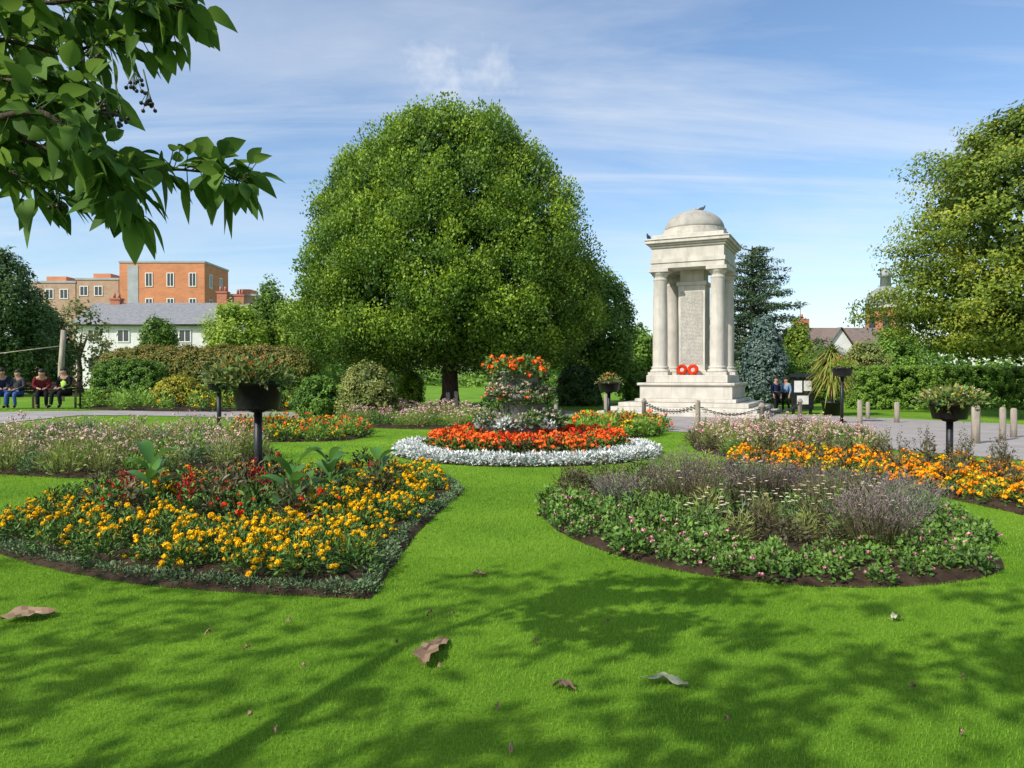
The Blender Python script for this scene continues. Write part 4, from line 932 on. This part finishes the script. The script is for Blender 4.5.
ring(.58,18,1.02,pk,'trailing_plant','pale pink trailing plant on the middle tier of the planter','trailing plants on the middle tier',.9,1.4,'flower',.1)
ring(.62,9,.98,rg,'red_geranium','scarlet geranium on the middle tier of the planter','geraniums on the middle tier',.65,1.0)
ring(.62,11,.86,gr_,'leafy_plant','leafy green plant on the middle tier of the planter','leafy plants on the middle tier',.8,1.2,'plant',.12)
ring(.8,13,.42,silvert,'trailing_plant','silvery trailing plant on the lower tier of the planter','silvery plants on the lower tier',.7,1.0,'plant')
ring(.78,15,.52,pk,'trailing_plant','pale pink plant on the lower tier of the planter','pink plants on the lower tier',.9,1.3,'flower',.08)
ring(.8,10,.40,gr_,'leafy_plant','leafy green plant on the lower tier of the planter','leafy plants on the lower tier',.8,1.2,'plant',.1)

def post_tub(label,plabel,px,Y,w,ybot,ytop,fx0,fx1,ftop,fols,n_,seed=0):
    x=PX(px,Y); g0=float(gz(x,Y)); z0,z1=ZY(ybot,Y),ZY(ytop,Y); r_=w*Y/F/2
    t=thing('post_planter',label,'planter',(x,Y,g0)); z0-=g0; z1-=g0
    mb=MB(); mb.tube([(0,0,-.05),(0,0,z0-.03)],.055,12,0); mb.lathe([(.16,.05),(.15,.075),(.06,.085)],16); mb.lathe([(.06,z0-.05),(.12,z0-.03),(.13,z0-.005)],16); mb.build('post',M['black'],t)
    mb=MB(); mb.lathe([(r_*.80,z0),(r_*.82,z0+.015),(r_*.97,z1-.07),(r_*1.04,z1-.065),(r_*1.04,z1),(r_*.93,z1),(r_*.9,z1-.05),(.02,z1-.045)],28); mb.build('tub',M['black'],t)
    mb=MB(); fw=(fx1-fx0)*Y/F/2; fc=((fx0+fx1)/2-px)*Y/F; fh=ZY(ftop,Y)-g0-z1
    for i,(fm,pm,nl,nb,br) in enumerate(fols):
        mound(mb,nl,fw*1.0,fh*.95,.09,.042,2*i,.9,(fc,0,z1-.03),.15)
        mound(mb,nl//2,r_*1.15,fh*.7,.09,.042,2*i,.2,(0,0,z1-.05),.3)
        for p in blossom_pts(nb,fw*.95,fh,.25): pom(mb,p*R.uniform(.75,1)+np.array([fc,0,z1]),br*(.7+.6*R.random()),9,2*i+1)
        for k in range(n_):
            a=R.random()*6.28; d0=np.array([math.cos(a)*r_*1.0,math.sin(a)*r_*1.0,z1+.02]); m_=14; f_=rng.random(m_)[:,None]
            pp=d0+np.concatenate([np.cos(a)*f_*.14,np.sin(a)*f_*.14,-f_**1.3*R.uniform(.03,.18)],1)
            mb.leaves(pp,unit(rng.normal(size=(m_,3))+np.array([0,0,-.2])),unit(rng.normal(size=(m_,3))),.065,.035,rng.random(m_),2*i)
    mats=[]
    for fm,pm,*_ in fols: mats+=[M[fm],M[pm]]
    tag(mb.build('tub_planting',mats,None,(x,Y,g0)),plabel,'plant')
post_tub('black round tub on a black post rising from the front left bed','loose green and reddish planting spilling from the black tub in front left',258,10.,51,409,381,204,292,352,[('olive','crimson',520,26,.02),('bed_green','redor',420,18,.024)],9)
post_tub('black round tub on a post beside the orange marigolds on the right','low green planting with pale flowers in the right-hand black tub',950,12.5,38,419,402,920,987,384,[('olive','palepink',420,24,.024),('bed_green','orange',260,14,.022)],6)
post_tub('distant black tub on a post left of the memorial','orange-tinged planting in the distant tub left of the memorial',609,25.,22,392,382,597,622,372,[('olive','redor',200,10,.04)],3)
post_tub('dark tub on a post half hidden behind the big front left tub','grey-green planting in the half hidden tub behind the front left tub',219,19.,24,390,379,203,236,366,[('sage','palepink',240,10,.03)],3)
post_tub('small dark tub on a post in front of the strap-leaved palm','bright green planting with orange flowers in the tub before the palm',842,25.,20,376,367,828,857,356,[('light_tree','redor',220,9,.035)],3)

# strap-leaved palm in tub
Yq=30.; x=PX(832,Yq)
t=thing('palm_tub','dark round tub holding the strap-leaved palm by the path','planter',(x,Yq,0)); mb=MB(); mb.lathe([(.3,0),(.4,.5),(.43,.5),(.43,.58),(.37,.58),(.36,.52),(.02,.53)],24); mb.build('tub',M['black'],t)
t=thing('strap_leaved_palm','yellow-green palm-like plant with arching strap leaves in a dark tub','plant',(x,Yq,.53))
mb=MB(); mb.tube([(0,0,0),(.03,.02,.8),(0,0,1.9)],[.1,.08,.06],8); mb.build('trunk',M['bark'],t)
mb=MB()
for i in range(1000):
    a=R.random()*6.28; el=R.uniform(-.35,1.5); L_=R.uniform(.75,1.22); z0=R.uniform(.85,2.0); w=.06; d=np.array([math.cos(a)*math.cos(el),math.sin(a)*math.cos(el),math.sin(el)]); sd=np.array([-math.sin(a),math.cos(a),0]); V=[]
    for f_ in np.linspace(0,1,6):
        c=np.array([0,0,z0])+d*L_*f_+np.array([0,0,-.6*L_*f_**2.2]); ww=w*(1-f_**3)*.5+.002; V+=[c-sd*ww,c+sd*ww]
    mb.add(V,[(2*j,2*j+1,2*j+3,2*j+2) for j in range(5)],0,np.clip(.5-.4*el/1.4+.22*R.gauss(0,1)+.1,0,1),True)
mb.build('leaves',M['palm'],t)

# ------------------------------------------------------------------ overhanging tree (trunk beside the camera)
t=thing('overhanging_tree','broad-leaved tree whose leafy branches with dark berries hang in from the upper left','tree',(-4.2,-2.2,0))
O=np.array([-4.2,-2.2,0])
mb=MB(); mb.tube([(0,0,-.1),(.02,.05,1.2),(.1,.1,2.3),(.3,.2,3.6),(.6,.3,5.2)],[.34,.25,.22,.16,.06],12)
for a,e_ in ((0,(3.5,.3,4.6)),(1,(-2.5,-1,4.8)),(2,(2.6,-2.4,4.9)),(3,(-1,2.2,5)),(4,(5.4,.8,4.6)),(5,(-5.5,.4,4.9))):
    e_=np.array(e_); b0_=np.array([.1,.1,2.2]); kk=rng.normal(size=3)*.25
    mb.tube([tuple(b0_),tuple(b0_*.7+e_*.3+np.array([0,0,.45])+kk),tuple(b0_*.35+e_*.65+np.array([0,0,.3])-kk),tuple(e_)],[.10,.06,.035,.012],7)
mb.build('trunk',M['bark'],t)
Yo=3.0
def S(px,py,Y=Yo): return np.array([PX(px,Y),Y,ZY(py,Y)])-O
limb=MB()
limb.tube([(.1,.1,2.1),(.15,2.6,2.75),(.7,4.3,3.05),S(-200,20,2.9)],[.10,.07,.045,.025],8)
BR=[[(-200,20,2.9),(-90,-10,2.95),(0,0,3.0),(90,5,3.05),(150,-5,3.0),(190,14,3.05)],
    [(-200,20,2.9),(-80,30,3.1),(0,40,3.2),(60,55,3.2),(110,45,3.1),(175,32,3.15)],
    [(-200,20,2.9),(-110,80,2.9),(-20,120,2.85),(60,155,2.9),(140,172,3.0),(205,170,3.05),(245,182,3.0)],
    [(-110,80,2.9),(-40,130,2.8),(10,175,2.8),(55,200,2.85)],
    [(-200,20,2.9),(-60,-50,3.3),(60,-45,3.2),(150,-30,3.2),(190,-18,3.2)],
    [(-20,120,2.85),(40,110,2.7),(85,140,2.7),(118,180,2.8),(133,210,2.85)],
    [(-80,30,3.1),(-20,80,2.9),(40,85,2.85),(95,95,2.9)],
    [(-90,-10,2.95),(-20,22,3.3),(50,28,3.35),(115,20,3.4)],
    [(-110,80,2.9),(-15,72,3.3),(45,108,3.35),(80,125,3.3)],
    [(-110,80,2.9),(-20,100,3.2),(15,140,3.2),(60,170,3.2)]]
for b in BR:
    pts_=np.array([S(*q) for q in b]); tt=np.linspace(0,len(b)-1,len(b)*4)
    limb.tube(np.stack([np.interp(tt,np.arange(len(b)),pts_[:,k]) for k in range(3)],-1)+rng.normal(size=(len(tt),3))*.006,np.linspace(.014,.003,len(tt)),6)
limb.build('branch',M['bark'],t)
lf=MB()
def bigleaf(mb,base,d,L_,W_,tint,droop=.5):
    d=unit(d); sd=unit(np.cross(d,np.array([0,0,1.])+.6*rng.normal(size=3))); nr=np.cross(sd,d); V=[]
    for f_,w in ((0,.08),(.1,.62),(.28,.98),(.45,1.0),(.65,.80),(.84,.40),(1,.02)):
        c=base+d*L_*f_+np.array([0,0,-droop*L_*f_**2])
        V+=[c-sd*W_*w*.5+nr*W_*w*.16,c,c+sd*W_*w*.5+nr*W_*w*.16]
    fs=[]
    for j in range(6): fs+=[(j*3,j*3+1,j*3+4,j*3+3),(j*3+1,j*3+2,j*3+5,j*3+4)]
    mb.add(V,fs,0,tint,True)
for bi,b in enumerate(BR):
    pts_=np.array([S(*q) for q in b]); nl=(140,145,150,95,95,95,110,120,110,90)[bi]
    for i in range(nl):
        f_=(1-(1-i/nl)**1.2*.92)*(len(b)-1)
        f_=min(f_,len(b)-1.001); k=int(f_); q=pts_[k]+(pts_[k+1]-pts_[k])*(f_-k); dr=unit(pts_[k+1]-pts_[k])
        d=dr*R.uniform(.1,.9)+rng.normal(size=3)*.75+np.array([0,0,-.15]); st_=unit(d+np.array([0,0,.3]))*R.uniform(.03,.09)
        lf.tube([q,q+st_],.0022,4,1); L_=R.uniform(.075,.14); bigleaf(lf,q+st_,d+np.array([0,0,-.15]),L_,L_*R.uniform(.5,.66),R.uniform(.0,1),R.uniform(.0,.55))
lf.build('branch_leaves',[M['catalpa'],M['stem']],t)
for (px,py,Y) in ((108,112,2.8),(136,86,2.9),(150,104,2.95),(95,60,3.0),(122,118,2.85),(60,208,2.8)):
    c=S(px,py,Y); mb=MB()
    for i in range(11):
        p=c+rng.normal(size=3)*np.array([.018,.016,.018]); mb.lathe([(.001,-.008),(.006,-.0055),(.0082,0),(.006,.0055),(.001,.008)],8,p)
        mb.tube([p,c+np.array([0,0,.05])],.0015,3,1)
    mb.tube([c+np.array([0,0,.05]),c+np.array([-.03,.02,.14])],.003,4,1)
    mb.build('berry_cluster',[M['berry'],M['stem']],t)
mb=MB(); n=430
q=np.column_stack([rng.uniform(-1,1,n),rng.uniform(-1,1,n),rng.uniform(-1,1,n)])
cl=np.array([-.9,.5,5.3])+q*np.array([8.4,3.2,1.3])
wl=cl+O; keep=np.hypot(wl[:,0]+4.3,wl[:,1]-1.2)>1.0; cl=cl[keep]; q=q[keep]; n=len(cl)
crown(mb,cl,.14+.32*rng.random(n),unit(q),27,.16,.105,np.clip(.5+.2*rng.normal(size=n),0,1),(1.25,1.25,.8)); mb.build('crown',M['catalpa'],t)

# ------------------------------------------------------------------ grass blades
def grass(name,y0,y1,n,h,w,margin=1.5):
    u=rng.random(n); y=np.sqrt(y0*y0+u*(y1*y1-y0*y0)); x=(rng.random(n)*2-1)*(y*.71+margin)
    pts=np.column_stack([x,y]); keep=~pip(pts,path_poly)
    for b in BEDS: keep&=~pip(pts,b)
    pts=pts[keep]; n=len(pts); x,y=pts.T
    a=rng.random(n)*2*PI; hh=h*(.55+.75*rng.random(n)); ln=hh*.6*rng.random(n); b=rng.random(n)*2*PI
    base=np.column_stack([x,y,gz(x,y)-.004]); sd=np.column_stack([np.cos(a),np.sin(a),0*a])*w*.5
    tip=base+np.column_stack([np.cos(b)*ln,np.sin(b)*ln,hh])
    V=np.stack([base-sd,base+sd,tip],1).reshape(-1,3)
    patch=.5+.25*np.sin(x*1.3+np.sin(y*1.1)*1.5)*np.sin(y*.9+x*.4)+.12*np.sin(x*4.1+y*3.3)+.1*np.sin(x*9.7-y*7.1)
    mb=MB(); mb.add(V,np.arange(3*n).reshape(n,3),0,np.clip(patch*.7+.15+.22*rng.normal(size=n),0,1))
    tag(mb.build(name,M['grass']),'short mown green grass of the lawn' ,'grass',kind='stuff')
grass('grass',1.8,6.5,330000,.024,.0045)
grass('grass',6.5,13,200000,.026,.009)
grass('grass',13,26,90000,.032,.02)

# ------------------------------------------------------------------ fallen leaves
def fallen(label,px,py,L_,W_,mat,rz,curl=.25,group=None):
    mb=MB(); V=[]; k=9
    for i in range(k):
        f_=i/(k-1); w=W_*math.sin(PI*(f_*.9+.06))**.8*.5*(1+.18*R.gauss(0,1))
        for j in (-1,-.5,0,.5,1): V.append((L_*(f_-.5),w*j+L_*.05*math.sin(f_*5),.024+curl*W_*abs(j)**1.5*.5+R.gauss(0,.006)+.015*math.sin(f_*4)))
    fs=[(i*5+j,i*5+j+1,(i+1)*5+j+1,(i+1)*5+j) for i in range(k-1) for j in range(4)]
    mb.add(V,fs,0,np.clip(.5+.3*rng.normal(size=len(fs)),0,1),True); mb.tube([(-L_*.5,0,.03),(-L_*.72,.01,.025)],.002,4,0)
    x,y=P(px,py); o=mb.build('fallen_leaf',M[mat],None,(x,y,0)); o.rotation_euler=(R.uniform(-.06,.06),R.uniform(-.06,.06),rz)
    tag(o,label,'leaf',group)
fallen('large curled brown leaf on the grass in the middle foreground',433,654,.5,.15,'dead',1.5,.12)
fallen('ragged brown leaf on the grass at the left edge',27,620,.3,.2,'dead',.6,.2)
fallen('small brown leaf on the grass right of the large curled one',565,692,.12,.07,'dead',-.3,.3)
fallen('pale grey-green leaf on the grass in the right foreground',669,687,.2,.09,'deadpale',-.3,.15)
fallen('pale green leaf lying in front of the kite-shaped bed',134,572,.2,.1,'deadpale',1.1,.3)
fallen('brown leaf on the grass between the two front beds',480,578,.12,.07,'dead',.2,.3)
fallen('yellowish leaf on the lawn close to the right front bed corner',898,622,.1,.05,'deadpale',.5)
for i in range(18):
    px,py=R.uniform(10,1015),R.uniform(600,760)
    fallen('tiny brown leaf fragment scattered on the foreground lawn',px,py,R.uniform(.02,.045),R.uniform(.012,.022),'dead',R.random()*6,.2,'tiny leaf fragments on the lawn')

# ------------------------------------------------------------------ light, sky, camera
el=math.radians(40); az=math.atan2(-.78,-.62)
sd=Vector((math.sin(az)*math.cos(el),math.cos(az)*math.cos(el),math.sin(el)))
l=bpy.data.lights.new('sun','SUN'); l.energy=5.0; l.angle=math.radians(.53); l.color=(1,.95,.86)
so=bpy.data.objects.new('sun',l); C.objects.link(so); so.rotation_euler=(-sd).to_track_quat('-Z','Y').to_euler(); so.location=(-20,-20,30)
w=bpy.data.worlds.new('World'); scene.world=w; w.use_nodes=True; nt=w.node_tree; N=nt.nodes; K=nt.links; N.clear()
sky=N.new('ShaderNodeTexSky'); sky.sky_type='NISHITA'; sky.sun_disc=False; sky.sun_elevation=el; sky.sun_rotation=az; sky.altitude=50; sky.air_density=1.0; sky.dust_density=1.0; sky.ozone_density=2.0
tc=N.new('ShaderNodeTexCoord'); sp=N.new('ShaderNodeSeparateXYZ'); K.new(tc.outputs['Generated'],sp.inputs[0])
def mth(op,a,b=None,clamp=False):
    m=N.new('ShaderNodeMath'); m.operation=op; m.use_clamp=clamp
    for i,v in enumerate((a,b)):
        if v is None: continue
        if isinstance(v,(int,float)): m.inputs[i].default_value=v
        else: K.new(v,m.inputs[i])
    return m.outputs[0]
zz=mth('ADD',mth('MAXIMUM',sp.outputs[2],0.0),.16)
cb=N.new('ShaderNodeCombineXYZ'); K.new(mth('DIVIDE',sp.outputs[0],zz),cb.inputs[0]); K.new(mth('DIVIDE',sp.outputs[1],zz),cb.inputs[1])
def cloudlayer(rot,scale,loc,lo,hi,dist=.6):
    mp=N.new('ShaderNodeMapping'); mp.inputs['Rotation'].default_value=(0,0,rot); mp.inputs['Scale'].default_value=scale; mp.inputs['Location'].default_value=loc; K.new(cb.outputs[0],mp.inputs[0])
    nz=N.new('ShaderNodeTexNoise'); nz.inputs['Scale'].default_value=1.0; nz.inputs['Detail'].default_value=9; nz.inputs['Roughness'].default_value=.6; nz.inputs['Distortion'].default_value=dist; K.new(mp.outputs[0],nz.inputs['Vector'])
    r=ramp(N,[(lo,(0,0,0)),(hi,(1,1,1))]); K.new(nz.outputs[0],r.inputs[0]); return r.outputs[0]
c1=cloudlayer(.6,(.6,1.7,1),(3.1,1.2,0),.40,.85)
c2=cloudlayer(.75,(.35,2.6,1),(1.3,4.2,0),.45,.8,.9)
vd=N.new('ShaderNodeVectorMath'); vd.operation='SUBTRACT'; K.new(tc.outputs['Generated'],vd.inputs[0]); pd=Vector((-45/740,1,302/740)).normalized(); vd.inputs[1].default_value=pd
vs=N.new('ShaderNodeVectorMath'); vs.operation='MULTIPLY'; K.new(vd.outputs[0],vs.inputs[0]); vs.inputs[1].default_value=(.6,1,1.7)
vl=N.new('ShaderNodeVectorMath'); vl.operation='LENGTH'; K.new(vs.outputs[0],vl.inputs[0])
n2=N.new('ShaderNodeTexNoise'); n2.inputs['Scale'].default_value=13; n2.inputs['Detail'].default_value=8; n2.inputs['Roughness'].default_value=.62; K.new(tc.outputs['Generated'],n2.inputs['Vector'])
pf=mth('MULTIPLY',mth('SUBTRACT',mth('SUBTRACT',mth('MULTIPLY',n2.outputs[0],2.0),.68),mth('MULTIPLY',vl.outputs['Value'],6.0)),1.3,True)
fac=mth('ADD',mth('ADD',mth('MULTIPLY',c1,.6),mth('MULTIPLY',c2,.6)),mth('MULTIPLY',pf,.7),True)
hs=N.new('ShaderNodeHueSaturation'); hs.inputs['Saturation'].default_value=1.06; hs.inputs['Value'].default_value=1.28; K.new(sky.outputs[0],hs.inputs['Color'])
mx=N.new('ShaderNodeMix'); mx.data_type='RGBA'; K.new(fac,mx.inputs[0]); K.new(hs.outputs[0],mx.inputs[6]); mx.inputs[7].default_value=(5.8,6.15,6.6,1)
bg=N.new('ShaderNodeBackground'); bg.inputs['Strength'].default_value=.15; K.new(mx.outputs[2],bg.inputs['Color'])
out=N.new('ShaderNodeOutputWorld'); K.new(bg.outputs[0],out.inputs[0])
scene.view_settings.view_transform='Standard'; scene.view_settings.look='None'; scene.view_settings.exposure=0
cam=bpy.data.cameras.new('camera'); cam.sensor_width=36; cam.lens=F/1024*36; cam.clip_end=4000; cam.clip_start=.05
co=bpy.data.objects.new('camera',cam); C.objects.link(co); co.location=(0,0,H); co.rotation_euler=(PI/2-math.atan(8/F),0,0)
scene.camera=co
